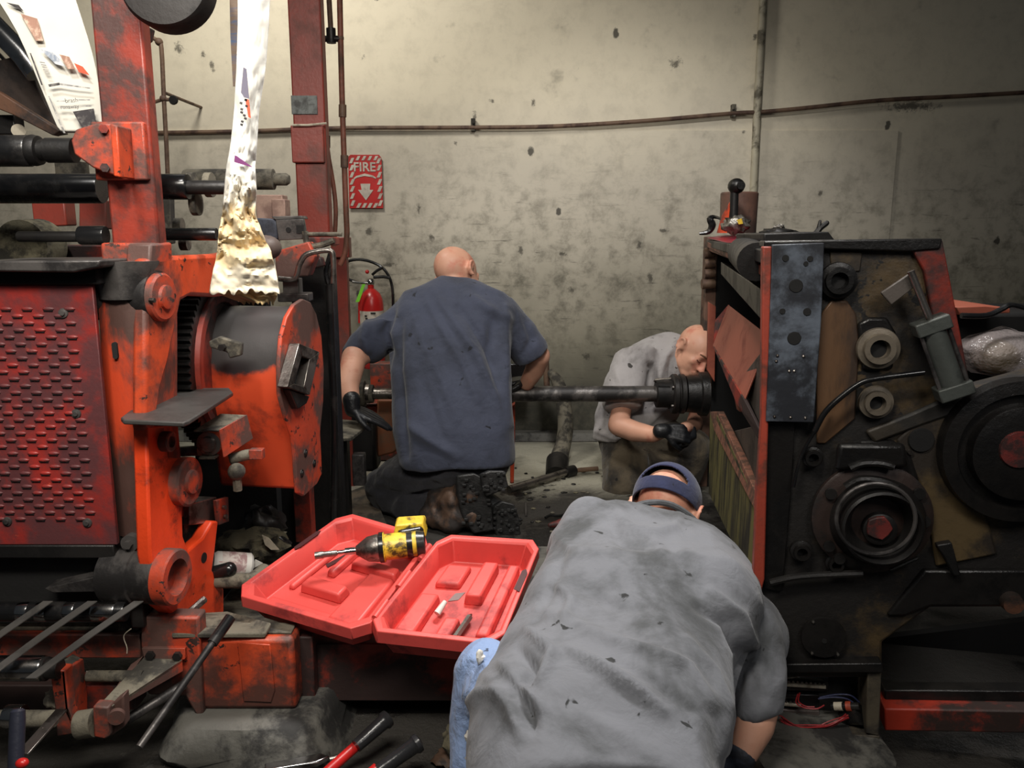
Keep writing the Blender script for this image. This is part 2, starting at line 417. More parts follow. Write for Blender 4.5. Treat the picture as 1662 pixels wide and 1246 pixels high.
g = G(); g.aabb((-5, WALLY, 0), (5, WALLY+.12, 5)); struct(build('wall_back', g, m_wall, ang=0, origin=(0, WALLY, 0)))
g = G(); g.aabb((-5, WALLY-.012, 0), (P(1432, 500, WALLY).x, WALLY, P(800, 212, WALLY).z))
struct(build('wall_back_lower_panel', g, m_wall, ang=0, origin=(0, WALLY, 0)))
g = G(); g.prism([(-4, WALLY-.08, 0), (-4, WALLY-.012, 0), (-4, WALLY-.012, .06), (-4, WALLY-.06, .05)], (7, 0, 0)); struct(build('baseboard_back', g, m_conc, bev=.006))
YW = WALLY-.035
g = G(); pts = [(230, 216), (400, 213), (550, 208), (770, 207), (900, 205), (1050, 196), (1190, 184), (1232, 182), (1300, 176), (1428, 163), (1560, 156), (1700, 148)]
g.tube([P(a, b, YW) for a, b in pts], .012, 10)
t_ = thing('wall_conduit', 'long thin dirty pipe running level along the plaster wall above the fire sign', 'pipe', P(831, 207, YW))
build('conduit', g, m_pipe, t_)
for a, b in ((768, 207), (1190, 184)):
    g = G(); g.box(P(a, b-4, YW+.012), X*.012, Yv*.018, Z*.035); g.cyl(P(a, b-8, YW), P(a, b-8, YW-.02), .007); build('pipe_clip', g, m_dust, t_, .002)
g = G(); g.tube([P(1240, -20, YW), P(1229, 180, YW), P(1218, 420, YW), P(1212, 700, YW)], .022, 10, smooth=0)
tag(build('painted_downpipe', g, mat('wall_coloured_pipe', rgb(180, 172, 150), .6, 0, rgb(90, 84, 70), .4, 8)), 'cream painted vertical pipe on the wall above the black hydraulic fitting', 'pipe')
YL = 4.3
t_ = thing('valve_pipe', 'dark vertical pipe with elbow and small valve behind the left press column', 'pipe', P(265, 275, YL))
g = G(); g.tube([P(238, 58, YL), P(256, 66, YL), P(262, 78, YL), P(266, 160, YL), P(272, 278, YL), P(275, 420, YL)], .011, 10, smooth=3); build('pipe', g, m_pipe, t_)
g = G(); g.tube([P(240, 170, YL), P(262, 162, YL), P(283, 162, YL)], .009, 8, smooth=2); build('branch', g, m_pipe, t_)
g = G(); g.lathe(P(283, 163, YL-.02), (0, -1, 0), [(0, .02), (.012, .024), (.02, .02)], 14); g.cyl(P(283, 163, YL+.03), P(283, 163, YL-.02), .008); build('valve_wheel', g, m_dark, t_)
g = G(); g.sph(P(258, 68, YL), .02); g.sph(P(265, 160, YL), .018); build('elbow', g, m_pipe, t_)
g = G(); g.cyl(P(266, 150, YL), V((P(266, 150, YL).x, WALLY, P(266, 150, YL).z)), .008); build('wall_stay', g, m_pipe, t_)
# conduits near the far press post
YC = 3.1
def conduit(label, px, r, joints, m):
    t_ = thing('conduit', label, 'pipe', P(px[-1][0], px[-1][1], YC))
    g = G(); g.tube([P(a, b, YC) for a, b in px], r, 10, smooth=3); build('pipe', g, m, t_)
    for a, b in joints:
        g = G(); g.cyl(P(a, b-10, YC), P(a, b+10, YC), r*1.35); build('coupling', g, m_pipe, t_)
conduit('thin red-brown conduit hugging the right edge of the far red post', [(519, -20), (524, 120), (530, 230), (541, 300), (545, 345), (542, 400)], .0085, [(531, 230)], m_pipe2)
conduit('brown conduit standing clear of the post, just left of the fire sign', [(551, -20), (555, 150), (559, 270), (562, 350), (563, 380), (560, 410), (552, 430)], .0105, [(556, 180), (559, 262)], m_pipe2)
t_ = thing('drop_conduit', 'short conduit ending in a tee fitting between two tall conduits', 'pipe', P(537, 68, YC))
g = G(); g.tube([P(533, -20, YC), P(537, 50, YC)], .0095, 10); build('pipe', g, m_pipe, t_)
g = G(); g.cyl(P(537, 46, YC), P(538, 70, YC), .017); g.cyl(P(524, 63, YC), P(553, 63, YC), .011); build('tee_fitting', g, m_dark, t_)
g = G(); g.sph(P(523, 63, YC), .013); g.sph(P(553, 62, YC), .012); build('bushing', g, m_pipe, t_)
# fire sign
t_ = thing('fire_sign', 'red and white striped FIRE sign with down arrow on the wall', 'sign', P(594, 340, YW))
sp_ = YP(WALLY-.03)
g = G(); cs = [(565, 254), (569, 251), (615, 251), (619, 256), (622, 338), (567, 338)]; g.poly(cs, sp_, .006); build('sign_panel', g, m_red, t_, .001)
m_sgw = mat('sign_white', rgb(205, 196, 182), .6, 0, rgb(150, 120, 105), .3, 30)
g = G(); f_ = YP(WALLY-.033)
def stripe(x, y, w, hgt):
    g.poly([(x, y+hgt), (x+w*.55, y+hgt), (x+w, y), (x+w*.45, y)], f_, .002)
for i in range(7):
    stripe(566.5+i*.3, 256+i*11.5, 8.5, 9)
    stripe(610.5+i*.45, 256+i*11.5, 8.5, 9)
for i in range(4): stripe(577+i*9.6, 253, 8, 7)
for i in range(4): stripe(578+i*9, 329.5, 9, 7.5)
g.poly([(574, 289), (578, 285.5), (592, 281.5), (605, 284.5), (610, 288), (610, 290), (604, 287.5), (592, 285.5), (580, 288), (574, 291)], f_, .002)
build('sign_stripes', g, m_sgw, t_)
g = text_g('FIRE', P(591.5, 271.5, WALLY-.034), X, Z, R(13.5, WALLY), bold=True); build('sign_lettering', g, m_sgw, t_, fix=False)
g = G(); g.poly([(585, 298), (601, 298), (600, 308), (606, 308), (594, 325), (581, 308), (587, 308)], f_, .002); build('sign_arrow', g, m_sgw, t_)
# extinguisher
YE = 4.62; ex = P(604, 530, YE); t_ = thing('fire_extinguisher', 'red fire extinguisher with black hose and lime tag hanging on the wall', 'extinguisher', V((ex.x, YE, .60)))
zt = P(604, 468, YE).z; r_ = R(19.5, YE); z0 = zt-.46
g = G(); g.lathe(V((ex.x, YE, z0)), Z, [(0, r_*.8), (.02, r_), (.36, r_), (.40, r_*.93), (.43, r_*.75), (.45, r_*.45), (.46, .018), (.485, .018)], 32); build('cylinder', g, m_red, t_)
g = G(); g.lathe(V((ex.x, YE, z0+.10)), Z, [(0, r_*1.01), (.235, r_*1.01)], 32, caps=False); build('paper_label', g, m_sgw, t_, fix=True)
g = G()
for k in range(6): g.box(V((ex.x-.022+(k % 2)*.004, YE-r_*1.0-.001, z0+.31-k*.016)), X*.006, Yv*.003, Z*.004)
g.box(V((ex.x+.02, YE-r_*.96-.003, z0+.325)), X*.014, Yv*.003, Z*.004); build('label_print', g, m_blackplain, t_)
g = G(); g.tube([P(599, 459, YE-.01), P(585, 459, YE-.02), P(572, 457, YE-.02)], .008, 8, smooth=2); g.sph(V((ex.x, YE, zt+.035)), .024, 12); build('valve', g, m_chrome, t_)
g = G(); g.tube([P(604, 446, YE), P(612, 439, YE), P(622, 434, YE)], .008, 8, smooth=2); g.tube([P(606, 450, YE), P(622, 449, YE), P(632, 451, YE)], .009, 8, smooth=2); build('handle', g, m_black, t_)
g = G(); g.aabb((ex.x-.03, YE+.04, z0+.2), (ex.x+.03, WALLY, z0+.26)); build('wall_bracket', g, m_black, t_)
g = G(); hp = [(580, 458), (564, 452), (556, 440), (560, 427), (578, 421), (600, 424), (620, 434), (632, 450), (637, 470), (638, 500), (636, 540)]
g.tube([P(a, b, YE+.03) for a, b in hp], .0085, 8); build('hose', g, m_black, t_)
g = G(); g.sph(P(596, 441, YE), .012, 10); build('pin_seal', g, m_red, t_)
g = G(); g.prism([P(588, 461, YE-.09), P(593, 461, YE-.09), P(583, 490, YE-.09), P(577, 490, YE-.09)], (0, .002, 0)); build('inspection_tag', g, m_lime, t_)
g = G(); g.tube([P(584, 478, YE-.02), P(584, 524, YE-.02)], .010, 8, smooth=0); build('discharge_tube', g, m_red, t_)
# hose by the wall and floor rod
g = G(); hp = [(893, 603), (905, 620), (914, 650), (918, 690), (914, 720), (907, 745), (903, 772)]
yy_ = [4.5, 4.45, 4.4, 4.35, 4.3, 4.2, 4.05]
g.tube([P(a, b, y) for (a, b), y in zip(hp, yy_)], [.022, .035, .042, .044, .044, .05, .052], 16)
t_ = thing('suction_hose', 'thick grey rubber hose curving down to the floor behind the drive shaft', 'hose', P(903, 772, 4.1)); build('hose', g, m_dust, t_)
g = G(); g.cyl(P(905, 748, 4.18), P(903, 772, 4.05), .062, .058, 16); build('taped_cuff', g, m_dark, t_)
t_ = thing('wall_box', 'black ribbed box with copper stub pipes low on the wall', 'box', P(840, 650, 4.6))
g = G(); g.aabb(P(760, 622, 4.5), V((P(862, 600, 4.5).x, 4.75, P(800, 590, 4.5).z))); build('housing', g, m_black, t_, .006)
g = G(); g.tube([P(890, 588, 4.5), P(880, 588, 4.5)], .01, 8); g.tube([P(891, 602, 4.5), P(880, 602, 4.5)], .012, 8)
g.tube([P(886, 585, 4.5), P(888, 640, 4.5)], .018, 10, smooth=0); build('stub_pipe', g, m_pipe, t_)
g = G(); a = G0(826, 804); b = G0(925, 773); g.tube([a+Z*.03, b+Z*.03], .019, 12, smooth=0)
t_ = thing('floor_pipe', 'long grey rod lying across the floor beside the kneeling worker', 'rod', a)
build('rod', g, m_steel, t_); g = G(); g.cyl(b+Z*.03, G0(970, 769)+Z*.03, .012); build('thin_end', g, m_pipe, t_)
g = G(); g.cyl(G0(918, 775)+Z*.03, G0(932, 772)+Z*.03, .028); build('clamp_collar', g, m_dark, t_)
# drive shaft
YS = 3.72; sc_ = P(831, 639, YS)
t_ = thing('drive_shaft', 'long greasy steel drive shaft with couplings spanning between the two presses', 'shaft', V((0.1, YS, sc_.z)))
zs = sc_.z
def sx_(px): return P(px, 639, YS).x
g = G(); g.cyl(V((sx_(640), YS, zs)), V((sx_(1070), YS, zs)), R(13.2, YS), n=32); build('shaft_tube', g, m_grey, t_)
g = G(); g.cyl(V((sx_(597), YS, zs)), V((sx_(655), YS, zs)), R(9, YS)); g.cyl(V((sx_(560), YS, zs)), V((sx_(600), YS, zs)), R(16, YS)); build('spindle', g, m_steel, t_)
g = G(); g.lathe(V((sx_(582), YS, zs)), X, [(0, R(21, YS)), (.03, R(22, YS)), (.035, R(16, YS)), (.07, R(15, YS))], 28); build('end_flange', g, m_dust, t_)
g = G(); g.lathe(V((sx_(1064), YS, zs)), X, [(0, R(21, YS)), (.003, R(23, YS)), (.075, R(23, YS))], 32); build('coupling_hub', g, m_dark, t_)
g = G(); g.lathe(V((sx_(1089), YS, zs)), X, [(0, R(31, YS)), (.006, R(33, YS)), (.024, R(33, YS)), (.03, R(29, YS)), (.034, R(29, YS)), (.04, R(33, YS)), (.058, R(33, YS)), (.062, R(31, YS))], 36); build('coupling_flange', g, m_dark, t_)
g = G(); g.lathe(V((sx_(1112), YS, zs)), X, [(0, R(30, YS)), (.06, R(32, YS)), (.065, R(36, YS)), (.098, R(37, YS))], 36); build('gear_coupling', g, m_oil, t_)
g = G(); g.tube([P(1064, 620, YS-.02), P(1064, 616, YS-.07), P(1089, 614, YS-.08)], .005, 6, smooth=2); build('retaining_clip', g, m_steel, t_)
for k in range(5):
    q = 2*math.pi*k/5+.3; g = G(); c = V((sx_(1086), YS+math.sin(q)*.075, zs+math.cos(q)*.075)); g.cyl(c, c+X*.012, .007, n=6); build('bolt', g, m_steel, t_)
# ================================================================ left press
LP = thing('printing_press', 'orange greasy printing press on the left with perforated red guard', 'printing press', V((-.9, 2.0, 0)))
def lp(name, g, m, bev=0, parent=None, **k): return build(name, g, m, parent or LP, bev, **k)
def vbox(x0, x1, pt, pb, Y, dep):
    a = P(x0, pt, Y); b = P(x1, pt, Y); zb = P(x0, pb, Y).z
    return (a.x, Y, zb), (b.x, Y+dep, a.z)
def capr(px, py, pl, r, prof, n=40, out=1):
    g = G(); c = on(px, py, pl); g.lathe(c, pl[1]*out, prof, n); return g, c
# near column
g = G(); g.aabb(*vbox(140, 222, -60, 400, 1.86, .045)); g.aabb(*vbox(222, 236, 112, 215, 1.875, .04)); lp('column', g, m_colm, .006)
g = G(); g.aabb(*vbox(146, 232, 197, 292, 1.845, .065)); lp('column_sleeve', g, m_or2, .004)
g = G(); g.poly([(155, 200), (183, 200), (187, 285), (150, 272), (120, 250), (115, 228), (122, 210)], YP(1.81), .05); b_ = lp('roller_bracket', g, m_or2, .004)
g = G(); g.poly([(178, 200), (190, 203), (196, 288), (184, 286)], YP(1.78), .07); lp('bracket_rib', g, m_or, .003, b_)
for a, b in ((168, 209), (170, 272)):
    g = G(); g.cyl(P(a, b, 1.81), P(a, b, 1.80), .010, n=6); lp('bolt', g, m_ordk, 0, b_)
g = G(); g.aabb(*vbox(162, 246, 394, 428, 1.83, .08)); g.poly([(245, 395), (280, 393), (281, 432), (243, 440)], off(LS, -.0), .06); lp('column_socket', g, m_or2, .006)
# side frame casting
up = [(238, 420), (282, 415), (352, 412), (440, 398), (440, 470), (352, 482), (310, 480), (295, 488), (286, 530), (276, 580), (262, 630), (252, 700), (236, 700)]
g = G(); g.poly(up, LS, .035); sf = lp('side_frame', g, m_or, .01)
lo = [(238, 690), (270, 690), (277, 745), (300, 752), (312, 790), (312, 850), (318, 860), (326, 905), (345, 880), (354, 850), (356, 930), (364, 960), (364, 998), (345, 1010), (300, 1000), (258, 985), (248, 960), (244, 900)]
lo = [(238, 690), (268, 690), (274, 742), (300, 745), (312, 800), (296, 812), (298, 870), (306, 893), (330, 872), (345, 845), (355, 845), (350, 890), (345, 925), (364, 955), (364, 995), (345, 1008), (290, 1005), (258, 980), (244, 900)]
g = G(); g.poly(lo, LS, .035); lp('lower_side_plate', g, mat('orange_paint_clean', rgb(232, 72, 32), .4, 0, rgb(90, 40, 28), .25, 9, fleck=rgb(60, 36, 30), famt=.15, fscale=30), .006)
# front edge of the casting: rounded, greasy
def edge_strip(pts, m, name, rr=.03):
    g = G(); rows = []
    for py, xl, xr in pts:
        A = P(xl, py, 1.80); B = P(xr, py, 1.80); rows.append((A, B))
    n = len(rows); vs = []; fs = []
    K = 7
    for A, B in rows:
        for k in range(K):
            q = k/(K-1); bul = math.sin(math.pi*q)*rr
            p = A.lerp(B, q); p = V((p.x, p.y-bul, p.z)); vs.append(p)
        for k in range(K): 
            q = 1-k/(K-1); p = A.lerp(B, q); vs.append(V((p.x, 1.95, p.z)))
    W = 2*K
    for i in range(n-1):
        for k in range(W): j = (k+1) % W; fs.append((i*W+k, i*W+j, i*W+W+j, i*W+W+k))
    fs.append(tuple(range(W))); fs.append(tuple((n-1)*W+k for k in range(W)))
    g.add(vs, fs); return lp(name, g, m, 0, ang=50)
g = G(); c = on(257, 480, LS); g.lathe(c-LS[1]*.15, LS[1], [(0, .052), (.006, .058), (.15, .058)], 40); lp('frame_boss_barrel', g, m_grey)
edge_strip([(424, 160, 243), (432, 153, 243), (450, 152, 240), (470, 155, 238), (485, 158, 237)], m_grey, 'frame_boss', .035)
edge_strip([(485, 158, 237), (500, 160, 243), (600, 166, 244), (700, 172, 244), (800, 184, 254), (868, 190, 262)], mat('orange_casting', rgb(204, 72, 40), .42, 0, rgb(74, 52, 46), .54, 6, stretch=(1, 1, .5)), 'frame_front', .02)
g = G(); c = on(267, 935, LS); g.lathe(c-LS[1]*.14, LS[1], [(0, .060), (.006, .068), (.08, .068), (.083, .064), (.14, .066)], 40); lp('lower_boss_barrel', g, m_grey)
if 0: edge_strip([(864, 192, 262), (885, 186, 258), (905, 176, 252), (940, 172, 250), (965, 178, 254), (976, 190, 262)], m_grey, 'lower_boss', .04)
# slot in the casting
g = G(); c = P(186, 569, 1.775); g.prism([c+V((math.cos(q)*.006, 0, math.sin(q)*.006+(.013 if math.sin(q) > 0 else -.013))) for q in np.linspace(0, 2*math.pi, 16, endpoint=False)], (0, .012, 0)); lp('adjusting_slot', g, m_void)
# bearing caps on the side frame
def cap(px, py, r, rings_, m=m_or, hole=None, name='bearing_cap', bolts=()):
    g = G(); c = on(px, py, LS); g.lathe(c, LS[1], rings_, 44); o = lp(name, g, m, 0, ang=30)
    for bx, by in bolts:
        g = G(); q = on(bx, by, off(LS, .012)); g.cyl(q, q+LS[1]*.012, .006, n=6); lp('bolt', g, m_steel, 0, o)
    if hole:
        g = G(); g.lathe(c, LS[1], [(hole[1], hole[0]), (hole[1]+.0015, hole[0])], 32); lp('bore', g, m_void, 0, o)
    return o
cap(257, 482, 0, [(0, .055), (.012, .055), (.016, .050), (.017, .028), (.024, .027), (.026, .022)], m_or2, None, bolts=[(243, 487), (276, 480)])
cap(265, 716, 0, [(0, .024), (.02, .024), (.022, .021), (.022, .014), (.012, .012)], m_or2)
cap(295, 781, 0, [(0, .060), (.02, .060), (.024, .054), (.024, .03), (.032, .028), (.034, .015)], m_or2, None, bolts=[(285, 793), (313, 775), (303, 785)])
cap(267, 935, 0, [(0, .066), (.03, .066), (.034, .062), (.034, .043), (.004, .040)], m_or2, None, 'bored_boss')
g = G(); c = on(216, 877, YP(1.78)); g.cyl(c+Yv*.02, c-Yv*.02, .02, n=24); g.cyl(c-Yv*.02, c-Yv*.032, .01, n=6); lp('hex_bolt', g, m_grey)
g = G(); c = on(331, 905, LS); g.lathe(c, LS[1], [(0, .014), (.001, .0135)], 20); lp('cast_hole', g, m_void)
# grey window in the lower plate with bracket
g = G(); g.poly([(298, 815), (345, 812), (345, 862), (318, 885), (300, 888)], off(LS, -.05), .02); lp('inner_web', g, m_dust)
g = G(); g.poly([(308, 818), (352, 806), (354, 848), (345, 856), (330, 850), (308, 852)], off(LS, -.02), .05); b_ = lp('angle_bracket', g, m_steel, .003)
g = G(); g.poly([(352, 812), (371, 806), (372, 846), (356, 852)], off(LS, .0), .012); lp('bracket_flange', g, m_or2, .002, b_)
for a, b in ((362, 823), (364, 838)):
    g = G(); q = on(a, b, off(LS, .002)); g.cyl(q, q+LS[1]*.008, .006, n=12); lp('bolt', g, m_steel, 0, b_)
# perforated guard
YG = 1.75
g = G(); z1, z2 = P(60, 462, YG).z, P(100, 884, YG).z; x1 = P(150, 462, YG).x; xm = -1.35
g.aabb((xm, YG, z2), (x1, YG+.012, z1))
gd = lp('guard_panel', g, m_guard, .002)
g = G(); zz_ = z1-.052; row = 0
while zz_ > z2+.055:
    xx_ = x1-.055-(row % 2)*.023
    while xx_ > xm+.02:
        c = V((xx_, YG-.0005, zz_)); g.ball(c, X*.013, Yv*.0045, Z*.0048, 12, 0)
        g.box(c-Z*.0042+Yv*-.0012, X*.010, Yv*.0010, Z*.0007, 1)
        xx_ -= .046
    zz_ -= .0155; row += 1
lp('perforation', g, [m_guard, m_void], 0, gd)['kind'] = 'stuff'
for a, b in ((103, 508), (124, 671), (142, 848), (12, 846)):
    g = G(); q = P(a, b, YG); g.lathe(q, (0, -1, 0), [(0, .011), (.003, .010), (.004, .006), (.007, .005)], 16); lp('guard_screw', g, m_grey, 0, gd)
g = G(); g.poly([(-60, 424), (162, 422), (160, 434), (118, 442), (-60, 440)], YP(1.70), .25); g.poly([(-60, 438), (155, 436), (160, 462), (-60, 462)], YP(1.74), .2, 1); lp('guard_top', g, [m_grey, m_void], .004)
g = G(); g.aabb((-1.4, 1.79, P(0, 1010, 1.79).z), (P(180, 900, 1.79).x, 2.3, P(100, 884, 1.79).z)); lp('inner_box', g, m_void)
g = G(); g.aabb((-1.4, YG-.004, P(0, 905, YG).z), (P(186, 890, YG).x, YG+.05, P(0, 884, YG).z)); lp('guard_sill', g, m_dark, .003)
g = G(); g.poly([(72, 955), (172, 932), (180, 960), (85, 962)], YP(1.74), .05); lp('deflector_blade', g, m_grey, .002)
# rollers
def hroll(name, x0, x1, py, rp, Y, m, steps=None, parent=None, n=36):
    a = P(x0, py, Y); b = P(x1, py, Y); b = V((b.x, a.y, a.z)); g = G(); r = R(rp, Y)
    g.lathe(a, X, steps(r, (b-a).length) if steps else [(0, r*.96), (.003, r), ((b-a).length-.003, r), ((b-a).length, r*.96)], n)
    return lp(name, g, m, 0, parent, ang=35)
hroll('chill_roller', -80, 50, 245, 24, 1.84, m_black)
hroll('roller_journal', 50, 122, 244, 20, 1.84, m_dark, lambda r, L: [(0, r*1.15), (.008, r*1.2), (.02, r*1.1), (.022, r*.8), (.035, r*.8), (.037, r*.95), (L, r*.95)])
hroll('web_roller', -80, 166, 306, 23, 2.0, m_black)
hroll('web_roller', 236, 306, 303, 20, 2.0, m_black)
hroll('roller_journal', 300, 372, 304, 11, 2.0, m_dark)
hroll('dusty_roller', 300, 470, 291, 16, 2.6, m_dust, lambda r, L: [(0, r*.9), (.01, r), (L*.85, r), (L*.86, r*.6), (L*.97, r*.6), (L, r*.4)])
for a, b in ((311, 300), (340, 300), (318, 330)):
    g = G(); q = P(a, b, 2.05); g.lathe(q, X, [(-.008, .03), (.008, .03)], 20); lp('bearing_washer', g, m_dust)
hroll('feed_shaft', 30, 172, 384, 8.5, 1.95, m_dark)
hroll('shaft_collar', 130, 172, 382, 15, 1.95, m_black)
hroll('feed_shaft', 264, 352, 380, 10, 2.05, m_black)
for a, b in ((262, 372), (290, 365), (300, 395)):
    g = G(); q = P(a, b, 2.1); g.lathe(q, X, [(-.01, .018), (.01, .018)], 18); lp('collar_ring', g, m_dust)
g = G(); c = P(45, 400, 2.15); g.lathe(c+Yv*.0, Yv, [(-.03, R(42, 2.15)), (.06, R(44, 2.15))], 32); lp('felt_pulley', g, m_rag)
g = G(); g.aabb(*vbox(-40, 165, 398, 424, 2.25, .1)); lp('inner_rail', g, m_ordk, .003)
g = G(); g.poly([(50, 325), (104, 325), (108, 366), (55, 368)], YP(2.4), .06); g.poly([(128, 325), (172, 325), (172, 372), (128, 372)], YP(2.4), .06); lp('inner_block', g, m_post, .004)
g = G(); g.poly([(255, 325), (276, 322), (278, 395), (257, 398)], YP(2.2), .03); lp('slotted_strap', g, m_dust, .002)
# upper left diagonal frame behind the web
g = G(); g.tube([P(-60, -10, 2.35), P(36, 88, 2.35), P(60, 120, 2.35)], R(17, 2.35), 24, smooth=0); lp('idler_bar', g, m_chrome)
g = G(); g.poly([(-60, 112), (44, 86), (60, 140), (100, 216), (85, 218), (20, 178), (-60, 140)], YP(2.45), .04); lp('turner_plate', g, mat('dark_brown_plate', rgb(72, 60, 54), .5, 0, rgb(40, 34, 32), .5, 8), .003)
g = G(); g.poly([(-40, 128), (0, 150), (98, 212), (86, 220), (20, 186), (-40, 162)], YP(2.3), .03); lp('turner_rail', g, mat('brown_rail', rgb(110, 78, 60), .5, 0, rgb(50, 40, 36), .5, 6), .003)
g = G(); g.aabb(*vbox(-40, 22, 186, 218, 2.35, .05)); lp('valve_body', g, m_dark, .004)
g = G(); g.cyl(P(30, 212, 2.4), P(30, 212, 2.34), .018); lp('gauge', g, m_cream)
g = G(); g.aabb(*vbox(88, 130, 262, 300, 2.5, .05)); lp('hidden_block', g, m_dust)
for pts in ([(-30, 60), (10, 100), (30, 130)], [(-30, 75), (5, 110), (18, 150)]):
    g = G(); g.tube([P(a, b, 2.6) for a, b in pts], .006, 6); lp('control_wire', g, m_black)
# disc hanging at top
g = G(); c = P(268, -30, 1.8); g.lathe(c, (0, -1, .1), [(-.05, .085), (-.045, .093), (.0, .096), (.012, .09), (.02, .03)], 48); lp('hand_wheel_hub', g, mat('dark_brown_hub', rgb(30, 24, 22), .6, 0, rgb(20, 18, 17), .4, 6))
g = G(); g.poly([(222, 40), (240, 42), (236, 62), (224, 68)], YP(1.9), .04); lp('hub_bracket', g, m_ordk, .003)
# far post
g = G(); g.aabb(*vbox(463, 517, -60, 385, 2.9, .06)); fp = lp('far_post', g, m_post, .006)
g = G(); g.aabb(*vbox(471, 524, 203, 264, 2.885, .09)); lp('post_collar', g, m_post, .004, fp)
g = G(); g.aabb(*vbox(472, 514, 155, 185, 2.894, .01)); lp('grey_tape_patch', g, mat('grey_tape', rgb(104, 108, 106), .5, 0, rgb(60, 60, 58), .5, 20), 0, fp)
g = G(); g.tube([P(474, 203, 2.875), P(500, 203, 2.875), P(530, 200, 2.875)], .004, 6, smooth=0); lp('tie_wire', g, m_cream, 0, fp)
g = G(); g.aabb(*vbox(541, 561, 388, 790, 3.86, .05)); lp('rear_upright', g, m_post, .003)
g = G(); g.aabb(*vbox(536, 566, 385, 418, 3.83, .06)); lp('upright_head', g, m_post, .004)
# bits right of the paper
g = G(); g.aabb(*vbox(414, 458, 316, 358, 2.5, .06)); g.aabb(*vbox(440, 462, 323, 358, 2.48, .06)); lp('switch_box', g, mat('faded_beige_box', rgb(150, 122, 108), .6, 0, rgb(110, 84, 74), .4, 9), .003)
g = G(); g.poly([(405, 353), (448, 355), (452, 388), (410, 392)], YP(2.42), .08); lp('guide_block', g, mat('slate_block', rgb(70, 76, 90), .45, .2, rgb(40, 42, 50), .4, 8), .004)
g = G(); g.poly([(447, 357), (492, 355), (495, 372), (495, 388), (452, 390)], YP(2.40), .02); g.poly([(447, 357), (492, 355), (490, 350), (440, 351)], YP(2.41), .06); a_ = lp('slotted_channel', g, m_grey, .002)
g = G(); c = P(468, 373, 2.398); g.lathe(c, (0, -1, 0), [(0, .008), (.001, .0078)], 16); c = P(487, 372, 2.398); g.box(c, X*.011, Yv*.001, Z*.012); lp('slot', g, m_void, 0, a_)
g = G(); c = P(432, 402, 2.15); g.ball(c, X*R(24, 2.15), Yv*.045, Z*R(20, 2.15), 20); lp('round_knob', g, mat('dull_brown_knob', rgb(92, 78, 72), .55, 0, rgb(60, 40, 36), .4, 10))
g = G(); g.poly([(446, 408), (500, 392), (512, 415), (500, 448), (448, 452)], YP(2.35), .06); lp('arm_block', g, m_or2, .004)
g = G(); g.poly([(452, 408), (520, 418), (524, 432), (450, 450)], YP(2.55), .05); lp('rear_arm', g, m_ordk, .004)
g = G(); g.tube([P(452, 452, 2.3), P(478, 452, 2.3), P(486, 430, 2.3), P(496, 414, 2.3), P(515, 408, 2.3), P(536, 407, 2.3), P(541, 420, 2.3), P(541, 460, 2.3)], .008, 10); lp('bent_handle', g, m_steel)
g = G(); g.tube([P(495, 375, 2.38), P(500, 398, 2.38), P(520, 398, 2.38), P(542, 390, 2.38)], .009, 8); g.tube([P(498, 380, 2.38), P(555, 380, 2.38)], .006, 8, smooth=0); lp('bent_rod', g, m_dust)
g = G(); g.aabb(*vbox(496, 540, 385, 398, 2.6, .1)); lp('rear_ledge', g, m_ordk, .003)
g = G(); g.aabb(*vbox(470, 538, 430, 890, 2.75, .08)); lp('rear_frame', g, m_dark, .004)
g = G(); g.tube([P(536, 412, 2.6), P(529, 440, 2.6), P(534, 462, 2.6), P(541, 440, 2.6), P(536, 412, 2.6)], .008, 8); lp('hook_loop', g, m_black)
g = G(); g.tube([P(534, 462, 2.6), P(538, 560, 2.6), P(543, 700, 2.6), P(540, 860, 2.6)], .013, 10); lp('hanging_hose', g, m_black)
g = G(); g.aabb(*vbox(458, 484, 452, 484, 2.4, .05)); g.aabb(*vbox(450, 500, 476, 490, 2.38, .06)); lp('latch_block', g, m_grey, .003)
# gear
gc = V((-.86, 2.22, P(300, 570, 2.0).z)); g = G(); Rg = .235; nt = 72
gc.z = P(310, 590, 2.2).z
vs = []; fs = []
for s_ in (0, 1):
    for k in range(nt*4):
        q = 2*math.pi*k/(nt*4); rr = Rg if (k % 4) in (1, 2) else Rg-.012
        vs.append(gc+V((s_*.05, math.cos(q)*rr, math.sin(q)*rr)))
N_ = nt*4
for k in range(N_): fs.append((k, (k+1) % N_, N_+(k+1) % N_, N_+k))
fs += [tuple(range(N_)), tuple(range(N_, 2*N_))]; g.add(vs, fs)
gr = lp('spur_gear', g, m_oil, 0, ang=20)
g = G(); g.lathe(gc+X*.05, X, [(-.005, .2), (.012, .195), (.012, .17), (.002, .165), (.002, .06), (.03, .055)], 40); lp('gear_web', g, m_ordk, 0, gr)
g = G(); g.aabb((-1.0, 2.45, .2), (-.75, 2.5, 1.05)); lp('inner_partition', g, m_void)
